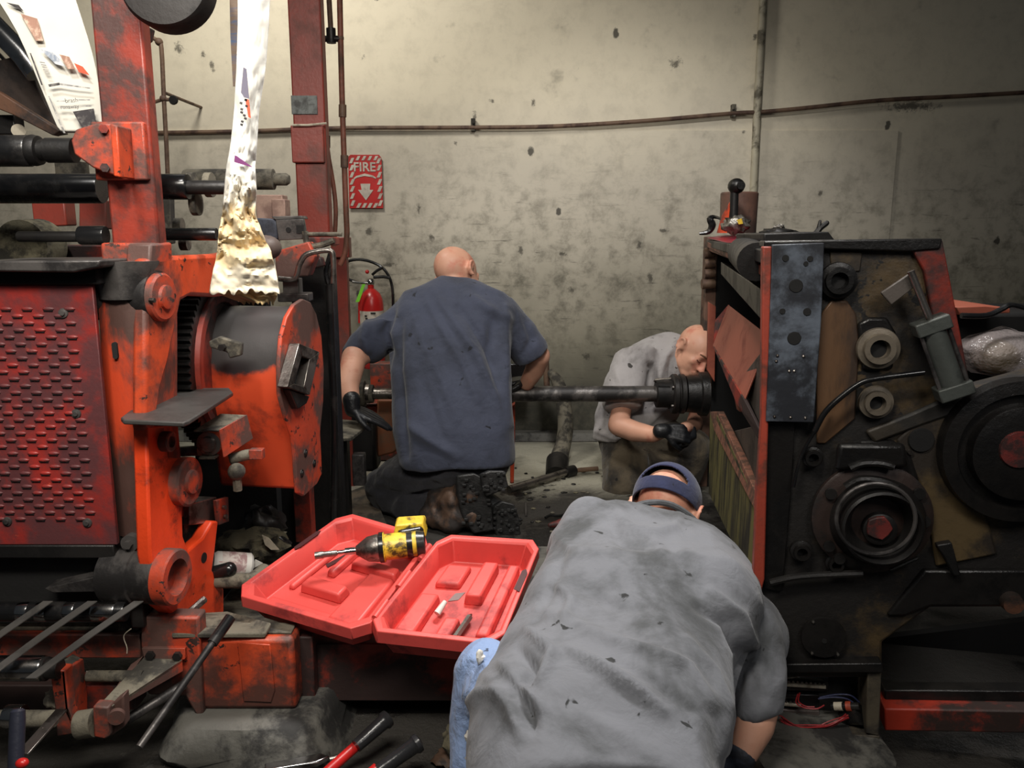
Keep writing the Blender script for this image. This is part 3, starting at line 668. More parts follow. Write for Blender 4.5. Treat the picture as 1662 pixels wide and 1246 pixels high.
# gear housing: drum with a long rounded end plate
pE = off(LS, .17); 
endp = [(455, 640), (454, 590), (458, 545), (466, 515), (478, 494), (492, 485), (504, 490), (514, 510), (522, 545), (526, 600), (525, 650), (520, 700), (522, 740), (523, 768), (515, 785), (494, 805), (484, 800), (482, 775), (480, 740), (476, 705), (466, 680)]
g = G(); g.poly(endp, pE, .012); hs = lp('gear_housing', g, m_or2, .003)
body = [(460, 640), (459, 590), (463, 545), (471, 518), (484, 499), (500, 497), (512, 530), (518, 600), (516, 700), (518, 765), (490, 796), (484, 740), (470, 690)]
g = G(); pts = [on(a, b, off(pE, -.012)) for a, b in body]; g.prism(pts, -LS[1]*.25)
tmat = NT('orange_with_grey_top'); v = tmat.coord('Object'); s3 = tmat.n('ShaderNodeSeparateXYZ'); tmat.l(v, s3.inputs[0])
ng = tmat.noise(v, 7, 7, .65, .5); zz3 = tmat.math('ADD', s3.outputs[2], tmat.math('MULTIPLY', tmat.math('SUBTRACT', ng, .5), .12))
zl = P(440, 598, 2.2).z
cc = tmat.mix(tmat.ramp(ng, .46, .62, 0, .75), rgb(202, 74, 42), rgb(104, 46, 36)); cc = tmat.mix(tmat.ramp(zz3, zl-.012, zl+.012), cc, rgb(58, 56, 56))
tmat.set(cc, .42, 0, ng, .15, .01)
lp('housing_drum', g, tmat.m, .012, hs)
g = G(); q = [(486, 560), (498, 558), (519, 572), (505, 640), (470, 630)]
fr = [(486, 557), (519, 571), (503, 641), (467, 628)]; inn = [(490, 577), (503, 583), (494, 628), (478, 622)]
pf = off(pE, .03); A = [on(a, b, pf) for a, b in fr]; B = [on(a, b, pf) for a, b in inn]
for i in range(4):
    j = (i+1) % 4; g.prism([A[i], A[j], B[j], B[i]], -LS[1]*.03)
wf = lp('sight_window_frame', g, m_steel, .002, hs)
g = G(); g.poly(inn, off(pE, .004), .004); lp('sight_opening', g, m_void, 0, hs)
g = G(); g.poly([(470, 632), (503, 643), (498, 655), (484, 664)], off(pE, .02), .02); lp('window_chute', g, m_dark, .003, hs)
for a, b in ((496, 735), (510, 752), (490, 768)):
    g = G(); c = on(a, b, pE); g.lathe(c, LS[1], [(0, .012), (.0015, .0115), (.0015, .007), (.004, .005)], 16); lp('plate_hole', g, m_dark, 0, hs)
g = G(); g.poly([(338, 554), (355, 546), (392, 557), (391, 577), (372, 582), (368, 572), (340, 564)], YP(2.02), .02); lb = lp('latch_bracket', g, m_dust, .004)
g = G(); q = P(362, 563, 2.02); g.cyl(q, q-Yv*.015, .009, n=6); lp('bolt', g, m_dark, 0, lb)
# step plate
zp = P(290, 655, 1.85).z
tp = [(196, 677), (238, 645), (262, 630), (372, 629), (378, 636), (306, 682), (298, 685), (200, 681)]
g = G(); g.prism([G0(a, b, zp) for a, b in tp], (0, 0, -.011)); st = lp('step_plate', g, mat('dark_step_steel', rgb(78, 76, 74), .45, .3, rgb(60, 56, 54), .5, 7, bs=.1), .003)
g = G(); g.poly([(240, 612), (262, 607), (275, 622), (262, 636), (240, 640)], YP(1.93), .05); g.sph(P(250, 622, 1.9), .018); lp('step_hinge', g, m_dust, .004)
# tensioner bracket right of the plate
g = G(); g.prism([P(314, 698, 1.9), P(355, 698, 1.9), P(398, 673, 2.0), P(358, 671, 2.0)], (0, 0, -.004)); g.prism([P(355, 697, 1.9), P(398, 673, 2.0), P(408, 712, 2.0), P(362, 742, 1.9)], (.004, .003, 0), 1)
g.aabb(P(322, 742, 1.9), P(356, 740, 1.93)); tb = lp('tensioner_bracket', g, [m_dust, m_or2], .001)
g = G(); c = P(336, 722, 1.90); g.lathe(c+Yv*.04, (0, -1, 0), [(0, .03), (.03, .03), (.031, .02), (.04, .018), (.041, .01)], 24); lp('roller_end', g, m_steel, 0, tb)
g = G(); g.cyl(P(282, 733, 1.98), P(325, 731, 1.96), .013); lp('tensioner_rod', g, m_grey, 0, tb)
g = G(); g.tube([P(372, 745, 1.95), P(400, 738, 1.97), P(424, 735, 1.99)], .014, 10, smooth=0); g.aabb(P(404, 746, 1.96), P(430, 726, 1.985), 1); lp('clamp_arm', g, [m_dust, m_or2], .002)
g = G(); c = P(384, 765, 1.94); g.sph(c, .022); g.cyl(c, c-Z*.05, .011, n=6); lp('clamp_nut', g, m_dust)
g = G(); g.tube([P(425, 840, 2.4), P(445, 865, 2.3), P(470, 885, 2.3)], .012, 10); lp('air_line', g, m_black)
g = G(); g.aabb(*vbox(475, 503, 790, 880, 2.45, .05)); lp('lower_upright', g, m_ordk, .003)
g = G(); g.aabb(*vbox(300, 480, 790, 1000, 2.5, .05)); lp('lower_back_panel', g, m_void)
# base
zb = P(400, 1152, 1.78).z
g = G(); g.aabb((P(300, 1030, 1.78).x, 1.78, zb), (P(476, 1050, 1.78).x, 1.85, P(350, 1036, 1.78).z)); bs_ = lp('base_box', g, m_or, .012)
g = G(); g.poly([(385, 1042), (438, 1046), (446, 1120), (440, 1140), (395, 1138)], YP(1.776), .004); lp('base_panel', g, m_or, .002, bs_)
g = G(); g.poly([(228, 1000), (322, 1002), (330, 1160), (318, 1162), (300, 1130), (240, 1128), (228, 1080)], YP(1.765), .05); lp('base_foot', g, m_or2, .006, bs_)
g = G(); g.aabb((P(476, 1050, 1.82).x, 1.84, P(480, 1144, 1.82).z), (P(504, 1050, 1.82).x, 1.95, P(490, 1040, 1.82).z)); lp('base_web', g, m_ordk, .004)
g = G(); g.aabb((P(500, 1050, 1.86).x, 1.88, P(600, 1138, 1.88).z), (.52, 1.96, P(600, 1044, 1.88).z)); g.aabb((P(500, 1050, 1.86).x, 1.96, P(600, 1052, 1.88).z), (.52, 2.02, P(600, 1044, 1.88).z)); lp('cross_beam', g, m_ordk, .004)
g = G(); g.prism([P(278, 1028, 1.76), P(305, 995, 1.9), P(370, 992, 1.95), P(440, 1010, 1.8), P(430, 1028, 1.78)], (0, 0, -.012)); lp('base_ledge', g, m_dust, .003)
g = G(); z_d = P(350, 1036, 1.78).z; g.aabb((P(300, 1030, 1.78).x, 1.80, z_d), (P(470, 1050, 1.78).x, 1.85, z_d+.006)); lp('dusty_top', g, m_dust, .002)
g = G(); g.aabb((P(330, 1030, 1.78).x-.1, 1.9, .14), (P(470, 1050, 1.78).x, 2.6, .2)); lp('inner_floor_plate', g, m_dust, .004)
g = G(); g.tube([P(300, 1000, 1.80), P(332, 972, 1.86)], .009, 8, smooth=0); lp('thin_lever', g, m_steel)
# feed rollers at the bottom left
g = G(); g.aabb((-1.5, 1.78, P(0, 1068, 1.78).z), (P(228, 1050, 1.78).x, 1.85, P(0, 1030, 1.78).z)); g.aabb((-1.5, 1.80, P(0, 1024, 1.8).z), (P(226, 1024, 1.8).x, 1.98, P(0, 1010, 1.8).z), 1); lp('lower_rail', g, [m_or2, m_dust], .003)
hroll('tape_roller', -60, 205, 992, 17, 1.72, m_black)
for a, b in ((32, 50), (62, 80), (108, 125), (153, 190)):
    hroll('tape_pulley', a, b, 992, 17.6, 1.72, m_chrome)
g = G(); g.aabb(*vbox(208, 230, 975, 1020, 1.75, .06)); lp('roller_end_block', g, m_dark, .005)
for a in ((150, 982, 1), (78, 982, 0), (225, 978, 2)):
    x0 = a[0]; g = G()
    p0 = P(x0-75, 978, 1.95); p1 = P(x0-75, 990, 1.70); p2 = P(x0-215, 1112, 1.45)
    p0, p1, p2 = P(x0, 975, 1.70), P(x0-80, 1030, 1.62), P(x0-175, 1100, 1.52)
    w_ = .011
    for (A_, B_) in ((p0, p1), (p1, p2)):
        g.add([A_-X*w_, A_+X*w_, B_+X*w_, B_-X*w_, A_-X*w_-Z*.002, A_+X*w_-Z*.002, B_+X*w_-Z*.002, B_-X*w_-Z*.002], [(0, 1, 2, 3), (4, 7, 6, 5), (0, 4, 5, 1), (2, 6, 7, 3), (1, 5, 6, 2), (0, 3, 7, 4)])
    lp('transport_tape', g, mat('grey_tape_belt', rgb(70, 67, 64), .7, 0, rgb(50, 48, 46), .4, 10))
hroll('nip_roller', -70, 72, 1084, 22, 1.60, m_chrome)
hroll('nip_roller_journal', 72, 98, 1085, 19, 1.60, m_dark, lambda r, L: [(0, r*1.1), (.006, r*1.1), (.008, r*.9), (L, r*.9)])
g = G(); g.prism([P(80, 1086, 1.60), P(105, 1088, 1.60), P(136, 1070, 1.70), P(118, 1060, 1.72)], (0, 0, -.006)); g.poly([(80, 1086), (106, 1088), (112, 1150), (126, 1190), (92, 1195), (88, 1140)], YP(1.60), .03, 1)
g.prism([P(106, 1088, 1.60), P(136, 1068, 1.70), P(142, 1130, 1.70), (P(142, 1165, 1.68)), P(126, 1190, 1.6), P(112, 1150, 1.6)], (-.01, .0, 0), 1); lp('swing_bracket', g, [m_dust, m_or2], .003)
g = G(); g.cyl(P(128, 1176, 1.60), P(155, 1172, 1.60), .03); lp('pivot_bush', g, m_dust)
g = G(); g.poly([(150, 1146), (176, 1148), (178, 1195), (170, 1200), (152, 1196)], YP(1.58), .03); g.poly([(176, 1146), (200, 1128), (202, 1180), (178, 1196)], YP(1.6), .03); pv = lp('pivot_lug', g, m_or2, .004)
g = G(); q = P(190, 1160, 1.59); g.cyl(q, q+V((.3, -.9, 0)).normalized()*.012, .017); lp('pivot_pin', g, m_or2, 0, pv)
g = G(); A_, B_, C_, D_ = P(164, 1140, 1.60), P(178, 1148, 1.59), P(296, 1070, 1.75), P(236, 1064, 1.76)
g.prism([A_, B_, C_, D_], (0, 0, -.008)); g.prism([B_, C_, C_-Z*.03, B_-Z*.012], (-.006, .006, 0), 1); g.prism([P(230, 1052, 1.755), P(300, 1052, 1.755), P(300, 1070, 1.75), P(236, 1078, 1.75)], (0, .02, 0), 1)
g.prism([P(212, 1078, 1.74), P(232, 1064, 1.76), P(190, 1125, 1.66), P(176, 1133, 1.64)], (0, .01, -.004), 1); gs = lp('gusset_arm', g, [m_dust, m_or2], .001)
for a, b in ((245, 1062), (289, 1063)):
    g = G(); q = P(a, b, 1.752); g.cyl(q, q-Yv*.01, .011, n=6); lp('bolt', g, m_dark, 0, gs)
hroll('lower_shaft', 142, 232, 1097, 10, 1.70, m_dust)
g = G(); g.tube([P(206, 1168, 1.66), P(300, 1110, 1.76)], .012, 10, smooth=0); lp('brace_rod', g, m_grey)
g = G(); g.aabb((-1.5, 1.70, P(0, 1152, 1.7).z), (P(220, 1150, 1.7).x, 1.76, P(0, 1112, 1.7).z)); lp('lower_beam', g, m_ordk, .003)
hroll('grease_shaft', -60, 90, 1166, 15, 1.55, m_dust)
hroll('chrome_sleeve', 10, 38, 1162, 20, 1.55, m_chrome)
g = G(); p0, p1 = P(100, 1150, 1.55), P(36, 1222, 1.42); d_ = (p1-p0); s_ = V((d_.y, -d_.x, 0)).normalized()*.012
g.prism([p0-s_, p0+s_, p1+s_, p1-s_], (0, 0, -.005)); lp('flat_bar', g, m_steel, .001)
# footing
g = G(); zc = P(400, 1152, 1.78).z
t_ = G(); rows = []
def footing(name, x0, x1, y0, y1, zt, label, seed):
    g = G(); n = 28; vs = []; fs = []
    per = []
    rr = .10
    for k in range(n):
        q = 2*math.pi*k/n; cx = (x0+x1)/2; cy = (y0+y1)/2; a, b = (x1-x0)/2, (y1-y0)/2
        per.append((cx+a*math.copysign(abs(math.cos(q))**.35, math.cos(q)), cy+b*math.copysign(abs(math.sin(q))**.35, math.sin(q))))
    for i, (z, s_) in enumerate(((0, .05), (zt*.3, .04), (zt*.6, .03), (zt*.92, .015), (zt, -.012))):
        for k, (a, b) in enumerate(per):
            w_ = noise.noise(V((a*9+seed, b*9, z*20)))*.045*(1 if i < 4 else .3)
            cx, cy = (x0+x1)/2, (y0+y1)/2; d = V((a-cx, b-cy, 0)).normalized()
            vs.append(V((a, b, z))+d*(s_+w_))
    for i in range(4):
        for k in range(n): j = (k+1) % n; fs.append((i*n+k, i*n+j, i*n+n+j, i*n+n+k))
    fs += [tuple(range(n)), tuple(4*n+k for k in range(n))]; g.add(vs, fs)
    return tag(build(name, g, m_conc, ang=50), label, 'footing')
footing('concrete_footing', P(272, 1150, 1.75).x, P(520, 1150, 1.75).x, 1.73, 2.3, zc, 'rough oily concrete footing under the orange press base', 1)
# ================================================================ right press
RP = thing('printing_press', 'dark oily press end frame on the right with tan face and grey plate', 'printing press', V((1.0, 2.2, 0)))
def rp(name, g, m, bev=0, parent=None, **k): return build(name, g, m, parent or RP, bev, **k)
out = [(1240, 398), (1480, 392), (1496, 392), (1512, 500), (1545, 640), (1700, 600), (1740, 600), (1760, 985), (1510, 986), (1470, 1015), (1432, 1042), (1432, 1100), (1240, 1100), (1232, 940), (1238, 690)]
g = G(); g.poly(out, RF, .06); rp('side_frame', g, m_tan, .006)
F1 = off(RF, .012); F2 = off(RF, .03)
g = G(); g.poly([(1240, 391), (1530, 387), (1526, 404), (1480, 408), (1240, 402)], off(RF, .02), .09); rp('top_rail', g, m_oil, .003)
g = G(); g.poly([(1476, 396), (1530, 389), (1578, 640), (1545, 642), (1515, 520), (1500, 440)], off(RF, .015), .05); rp('slanted_end_plate', g, m_ordk, .003)
g = G(); g.poly([(1238, 400), (1253, 400), (1247, 690), (1241, 940), (1236, 960), (1222, 958), (1228, 800), (1236, 690)], F2, .04); rp('red_edge_flange', g, mat('faded_red_edge', rgb(164, 66, 48), .5, 0, rgb(96, 50, 38), .4, 12), .003)
g = G(); g.poly([(1253, 397), (1338, 394), (1333, 520), (1321, 686), (1243, 684), (1248, 560)], off(RF, .036), .02); pp = rp('cover_plate', g, m_blgr, .002)
def hol(px, py, r, parent, pl, m=m_void, name='plate_hole', h=.002):
    g = G(); c = on(px, py, pl); g.lathe(c, pl[1], [(0, r), (h, r*.9)], 20); return rp(name, g, m, 0, parent)
P36 = off(RF, .036)
for a, b, r in ((1275, 419, .007), (1315, 420, .006), (1292, 464, .014), (1270, 505, .006), (1310, 506, .008), (1289, 549, .014), (1308, 428, .005)):
    hol(a, b, r, pp, P36)
for a, b in ((1257, 676), (1283, 677), (1307, 678), (1260, 586), (1262, 577), (1304, 578), (1281, 602), (1289, 602)):
    g = G(); g.sph(on(a, b, P36), .0035, 8); rp('rivet', g, m_steel, 0, pp)
g = G(); g.poly([(1241, 684), (1290, 686), (1284, 800), (1270, 960), (1240, 955)], F1, .02); rp('oil_soaked_strip', g, m_oil, .002)
# far frame and inner pieces seen through the open end
YF = 3.85
g = G(); g.aabb((P(1148, 400, YF).x, YF, 0), (P(1166, 400, YF).x, YF+.08, P(1150, 384, YF).z)); rp('far_frame_post', g, mat('brown_grey_frame', rgb(112, 84, 70), .55, 0, rgb(60, 48, 42), .5, 8), .003)
g = G(); g.aabb((P(1166, 400, YF).x, YF, 0), (1.9, YF+.05, P(1150, 395, YF).z)); rp('far_frame', g, m_void)
g = G()
a, b, c_, d_ = P(1144, 385, 3.8), P(1207, 402, 2.1), P(1352, 392, 2.1), P(1340, 378, 3.8)
g.prism([P(1147, 389, 3.85), P(1236, 405, 1.78), P(1420, 400, 1.72), P(1440, 389, 3.7)], (0, 0, -.03)); rp('top_deck', g, m_dark, .003)
g = G(); g.prism([P(1147, 392, 3.8), P(1236, 430, 1.85), P(1236, 448, 1.85), P(1147, 401, 3.8)], (.03, 0, 0)); g.prism([P(1150, 402, 3.8), P(1210, 424, 2.2), P(1214, 433, 2.15), P(1150, 407, 3.8)], (.03, 0, 0)); rp('top_side_rail', g, m_pipe2, .003)
g = G(); g.cyl(P(1228, 425, 1.9), P(1208, 410, 2.25), .045); rp('dark_roller_end', g, m_dark)
g = G(); g.prism([P(1170, 425, 3.4), P(1236, 470, 1.9), P(1236, 520, 1.9), P(1170, 445, 3.4)], (.02, 0, 0)); rp('inner_side_plate', g, m_oil, .003)
g = G(); A_, B_, C_, D_ = P(1182, 494, 3.2), P(1234, 534, 2.3), P(1208, 650, 2.2), P(1157, 560, 3.2)
g.prism([A_, B_, P(1236, 580, 2.25), C_, D_], (.004, .004, -.006)); rp('feed_sheet', g, m_pink, .002)
g = G(); g.prism([P(1182, 494, 3.22), P(1157, 562, 3.22), P(1160, 520, 3.24)], (.01, .01, 0)); g.prism([P(1157, 562, 3.15), P(1208, 650, 2.18), P(1234, 700, 2.1), P(1230, 712, 2.1), P(1196, 655, 2.3)], (.01, .0, 0)); rp('sheet_frame', g, m_ordk, .002)
g = G(); g.prism([P(1204, 612, 2.4), P(1236, 570, 2.2), P(1234, 690, 2.15), P(1214, 645, 2.3)], (.02, .02, 0)); rp('inner_grey_plate', g, mat('inner_grey', rgb(92, 84, 78), .6, 0, rgb(60, 54, 50), .4, 8), .002)
g = G(); g.prism([P(1150, 490, 3.75), P(1162, 497, 3.75), P(1160, 620, 3.75), P(1148, 600, 3.75)], (0, .02, 0)); rp('pink_door_edge', g, m_pink, .002)
g = G(); g.prism([P(1144, 462, 4.0), P(1152, 470, 4.0), P(1150, 560, 4.0), P(1140, 560, 4.0)], (0, .02, 0)); g.prism([P(1138, 672, 3.95), P(1152, 665, 3.95), P(1152, 770, 3.95), P(1138, 765, 3.95)], (0, .02, 0)); rp('orange_rear_guard', g, m_or, .002)
g = G(); g.prism([P(1152, 670, 3.3), P(1164, 672, 3.2), P(1226, 812, 2.15), P(1226, 960, 2.05), P(1150, 800, 3.3)], (.02, .01, 0)); dp = rp('drop_board', g, m_green, .003)
g = G(); g.prism([P(1152, 668, 3.28), P(1166, 668, 3.18), P(1230, 806, 2.13), P(1224, 826, 2.13), P(1160, 700, 3.2)], (.025, .005, 0)); rp('board_edge_strip', g, mat('rusty_pink_strip', rgb(156, 104, 84), .7, 0, rgb(90, 66, 54), .5, 20, bs=.6), .002, dp)
g = G(); g.prism([P(1190, 700, 3.0), P(1232, 690, 2.3), P(1232, 800, 2.2), P(1200, 740, 2.7)], (.02, .02, 0)); rp('inner_low_plate', g, mat('inner_grey', rgb(92, 84, 78)), .002)
g = G(); g.poly([(1195, 645), (1215, 648), (1222, 670), (1200, 668)], YP(2.35), .03); rp('small_clamp', g, m_pipe2, .002)
for y_ in (410, 427, 443, 460):
    g = G(); g.cyl(P(1160, y_, 3.8), P(1143 if y_ < 455 else 1139, y_+1, 3.8), .022, .024, 12); rp('side_stud', g, m_pipe)
# main bearing
bc = (1421, 842)
def rl(px, py, pl, prof, m, name, parent=None, n=48, caps=True):
    g = G(); g.lathe(on(px, py, pl), pl[1], prof, n, caps=caps); return rp(name, g, m, 0, parent, ang=32)
g = G(); g.poly([(1352, 770), (1362, 735), (1400, 715), (1450, 715), (1480, 735), (1500, 800), (1508, 850), (1500, 890), (1440, 918), (1380, 910), (1345, 880), (1335, 850), (1338, 800)], F1, .02); rp('bearing_casting', g, m_oil, .012)
rl(1413, 838, F1, [(0, .122), (.012, .122), (.016, .115)], mat('oily_brown_iron', rgb(56, 44, 40), .4, .1, rgb(26, 24, 23), .5, 8), 'bearing_flange')
rg = rl(bc[0], bc[1], F1, [(0, .098), (.02, .096), (.05, .082), (.062, .080), (.066, .075), (.06, .071), (.03, .06), (.012, .05), (.012, .0)], m_dark, 'bearing_ring')
g = G(); g.tube([on(bc[0], bc[1], off(F1, .063))+V((math.cos(ta), -math.sin(ta), 0))*math.cos(q)*.0765+Z*math.sin(q)*.0765 for q in np.linspace(0, 2*math.pi, 40, endpoint=False)], .0045, 8, closed=True, smooth=0); rp('polished_rim', g, m_grey, 0, rg)
hb = rl(1425, 854, off(F1, .012), [(0, .035), (.02, .034), (.024, .026), (.024, .0)], m_dark, 'shaft_hub')
g = G(); c = on(1425, 854, off(F1, .03)); ux = V((math.cos(ta), -math.sin(ta), 0))
g.prism([c+ux*(math.cos(q)*(.024 if k % 2 else .027))+Z*math.sin(q)*(.024 if k % 2 else .027) for k, q in enumerate(np.linspace(0, 2*math.pi, 10, endpoint=False))], RF[1]*.012); rp('red_shaft_end', g, mat('dark_red_paint', rgb(112, 44, 40), .5, 0, rgb(50, 28, 26), .55, 30), .002, hb)
for a, b in ((1348, 800), (1491, 800), (1500, 845), (1345, 885), (1362, 905)):
    g = G(); q = on(a, b, F2); g.cyl(q, q+RF[1]*.008, .012, n=12); rp('casting_bolt', g, m_dark)
# tangled pipes on the casting
g = G(); g.tube([on(a, b, off(RF, .05)) for a, b in ((1372, 790), (1395, 778), (1430, 780), (1455, 790))], .009, 8); g.tube([on(a, b, off(RF, .045)) for a, b in ((1380, 760), (1400, 752), (1430, 752), (1450, 758))], .008, 8); rp('oil_pipe', g, m_oil)
g = G(); g.poly([(1360, 720), (1470, 720), (1476, 760), (1356, 765)], off(RF, .04), .02); rp('casting_neck', g, m_oil, .01)
# right big disc
rl(1648, 728, F1, [(0, .15), (.03, .146), (.034, .12), (.02, .115), (.02, .1), (.045, .095), (.05, .07), (.05, .0)], m_oil, 'large_pulley')
rl(1652, 728, off(RF, .055), [(0, .04), (.012, .036), (.012, 0)], mat('dark_red_paint', rgb(150, 44, 38)), 'pulley_hub')
g = G(); q = on(1637, 719, off(RF, .062)); g.cyl(q, q+RF[1]*.004, .007, n=12); rp('pulley_screw', g, m_void)
g = G(); g.poly([(1405, 700), (1480, 670), (1545, 642), (1600, 640), (1700, 650), (1700, 700), (1590, 660), (1500, 690), (1420, 720)], F1, .015); rp('diagonal_arm', g, mat('dark_brown_arm', rgb(60, 54, 46), .5, .1, rgb(34, 32, 30), .5, 7), .006)
g = G(); g.poly([(1455, 715), (1480, 690), (1540, 655), (1620, 650), (1560, 700), (1555, 770), (1600, 830), (1620, 900), (1520, 920), (1500, 800), (1480, 760)], off(RF, .008), .01); rp('tan_swing_plate', g, m_tan2, .006)
rl(1495, 714, off(RF, .01), [(0, .026), (.004, .024)], m_void, 'round_opening', n=28)
rl(1477, 733, off(RF, .01), [(0, .006), (.006, .005)], m_steel, 'small_screw', n=12)
for (a, b, r) in ((1425, 565, .032), (1421, 652, .026), (1360, 455, .028), (1318, 740, .017), (1300, 892, .018), (1355, 912, .016)):
    f_ = rl(a, b, F1, [(0, r*1.35), (.008, r*1.3), (.01, r), (.022, r*.95), (.022, r*.62), (.004, r*.6), (.004, 0)], (m_oil if r < .025 or a == 1360 else mat('dull_boss', rgb(128, 118, 104), .4, .4, rgb(60, 54, 48), .4, 12)), 'bushing')
    rl(a-1, b+1, off(F1, .004), [(0, r*.58), (.001, r*.55)], m_void, 'bushing_bore', f_, n=24)
g = G(); g.poly([(1326, 720), (1324, 560), (1332, 510), (1350, 487), (1375, 488), (1390, 510), (1395, 560), (1388, 680), (1340, 720)], off(RF, .006), .01); rp('round_topped_plate', g, mat('brown_oiled_plate', rgb(96, 70, 48), .45, 0, rgb(50, 36, 26), .6, 5, stretch=(1, 1, .4)), .003)
g = G(); g.poly([(1430, 475), (1480, 442), (1490, 462), (1447, 495)], off(RF, .05), .012); rp('grey_angle_plate', g, mat('inner_grey', rgb(92, 84, 78)), .002)
g = G(); g.poly([(1395, 560), (1392, 525), (1410, 515), (1440, 515), (1455, 540), (1450, 600), (1400, 600)], F1, .012); rp('housing_block', g, m_oil, .006)
g = G(); g.poly([(1347, 408), (1400, 408), (1396, 440), (1350, 445)], off(RF, .004), .01); rp('tan_top_patch', g, m_tan2, .002)
g = G(); a, b = on(1478, 440, off(RF, .06)), on(1512, 525, off(RF, .06)); g.cyl(a, b, .007); rp('piston_rod', g, m_steel)
g = G(); a, b = on(1508, 520, off(RF, .05)), on(1550, 640, off(RF, .05)); d_ = (b-a).normalized(); s_ = d_.cross(RF[1]).normalized()
g.cyl(a+d_*.015, b-d_*.02, .024); ac = rp('air_cylinder', g, mat('dull_alloy', rgb(84, 88, 84), .5, .3, rgb(50, 52, 50), .4, 8))
for e in (a, b-d_*.02):
    g = G(); g.box(e+d_*.01, d_*.014, s_*.033, RF[1]*.025); rp('end_cap', g, MATS['dull_alloy'], .003, ac)
for e in (-1, 1):
    g = G(); g.cyl(a+s_*e*.026+RF[1]*.012, b+s_*e*.026+RF[1]*.012, .004, n=10); rp('tie_rod', g, m_grey, 0, ac)
g = G(); g.tube([on(a, b, off(RF, .05)) for a, b in ((1322, 700), (1340, 668), (1370, 640), (1400, 620), (1430, 613), (1460, 609), (1500, 604))], .006, 10); rp('black_air_hose', g, m_black)
g = G(); g.tube([on(a, b, off(RF, .03)) for a, b in ((1288, 790), (1300, 740), (1325, 695), (1345, 660))], .004, 8); rp('black_air_hose', g, m_black)
g = G(); g.tube([on(a, b, off(RF, .04)) for a, b in ((1445, 925), (1490, 905))], .004, 8); g.tube([on(a, b, off(RF, .03)) for a, b in ((1250, 945), (1300, 935), (1400, 930))], .008, 8); rp('linkage_rod', g, m_dark)
g = G(); g.poly([(1530, 900), (1520, 885), (1545, 880), (1560, 935), (1548, 935)], F2, .02); rp('short_lever', g, m_dark, .003)
rl(1640, 975, F1, [(0, .022), (.02, .02), (.02, 0)], mat('dark_red_brown', rgb(92, 60, 44), .5, 0, rgb(40, 32, 28), .5, 14), 'corner_boss')
g = G(); g.poly([(1500, 925), (1700, 925), (1700, 985), (1512, 984), (1470, 1000), (1440, 1000)], F1, .02); rp('lower_oily_rail', g, m_oil, .006)
# lower leg and electrical box
rl(1336, 1033, F1, [(0, .048), (.006, .047), (.008, 0)], m_oil, 'lower_disc')
rl(1338, 1040, off(F1, .008), [(0, .006), (.0008, .0058)], m_void, 'disc_hole', n=16)
for a, b in ((1318, 1060), (1360, 1062), (1320, 1009)):
    g = G(); g.sph(on(a, b, off(F1, .008)), .004, 8); rp('disc_screw', g, m_steel)
g = G(); g.poly([(1240, 1078), (1432, 1076), (1434, 1092), (1240, 1092)], F2, .08); rp('box_lintel', g, m_oil, .003)
BX = off(RF, .02)
g = G(); g.poly([(1408, 1088), (1431, 1088), (1427, 1195), (1405, 1190)], BX, .1); g.poly([(1236, 1190), (1428, 1194), (1428, 1208), (1236, 1200)], BX, .12); rp('box_frame', g, mat('dirty_tan_frame', rgb(84, 76, 62), .6, 0, rgb(40, 36, 32), .5, 9), .003)
g = G(); g.poly([(1240, 1088), (1410, 1088), (1410, 1190), (1240, 1186)], off(RF, -.07), .01); rp('box_back', g, mat('dark_box_grey', rgb(50, 48, 46), .6, 0, rgb(26, 25, 25), .4, 12))
def tstrip(x0, x1, py0, py1, pl, n, m, nm):
    g = G(); g.poly([(x0, py0-2), (x1, py1-2), (x1, py1+2), (x0, py0+2)], pl, .008); tb = rp(nm, g, m, .001)
    for k in range(n):
        t = (k+.5)/n; a = x0+(x1-x0)*t; b = py0+(py1-py0)*t
        g = G(); g.sph(on(a, b-6, pl), .003, 8); rp('terminal_screw', g, m_steel, 0, tb)
tstrip(1277, 1341, 1112, 1116, off(RF, -.04), 9, m_cream, 'terminal_strip')
tstrip(1266, 1300, 1143, 1146, off(RF, -.04), 5, m_cream, 'terminal_strip')
g = G(); g.poly([(1272, 1098), (1345, 1100), (1345, 1122), (1272, 1120)], off(RF, -.055), .01); g.poly([(1262, 1126), (1330, 1128), (1330, 1150), (1262, 1150)], off(RF, -.055), .01); rp('terminal_base', g, m_black, .001)
g = G(); a, b = on(1350, 1146, off(RF, -.03)), on(1395, 1146, off(RF, -.01)); g.cyl(a, b, .009); g.cyl(a.lerp(b, .1), a.lerp(b, .4), .010, mi=1); g.cyl(a.lerp(b, .53), a.lerp(b, .72), .0115, mi=2); rp('cable_connector', g, [m_black, m_cream, m_or])
g = G(); g.poly([(1268, 1152), (1330, 1154), (1330, 1178), (1268, 1174)], off(RF, -.045), .02); rp('relay_block', g, mat('brown_grey_relay', rgb(92, 82, 78), .5), .002)
g = G(); g.cyl(on(1372, 1160, off(RF, -.04)), on(1398, 1160, off(RF, -.01)), .022); rp('cable_gland', g, m_black)
rnd = random.Random(3)
for k in range(9):
    a = 1262+rnd.random()*10; pts = [(a, 1160+k*1.2), (1280+rnd.random()*15, 1172+rnd.random()*8), (1310+rnd.random()*14, 1176+rnd.random()*8), (1345+rnd.random()*12, 1170+rnd.random()*8), (1372+rnd.random()*6, 1158+rnd.random()*8)]
    g = G(); g.tube([on(x, y, off(RF, .012-rnd.random()*.015)) for x, y in pts], .0014, 6); rp('loose_wire', g, m_wire_r)
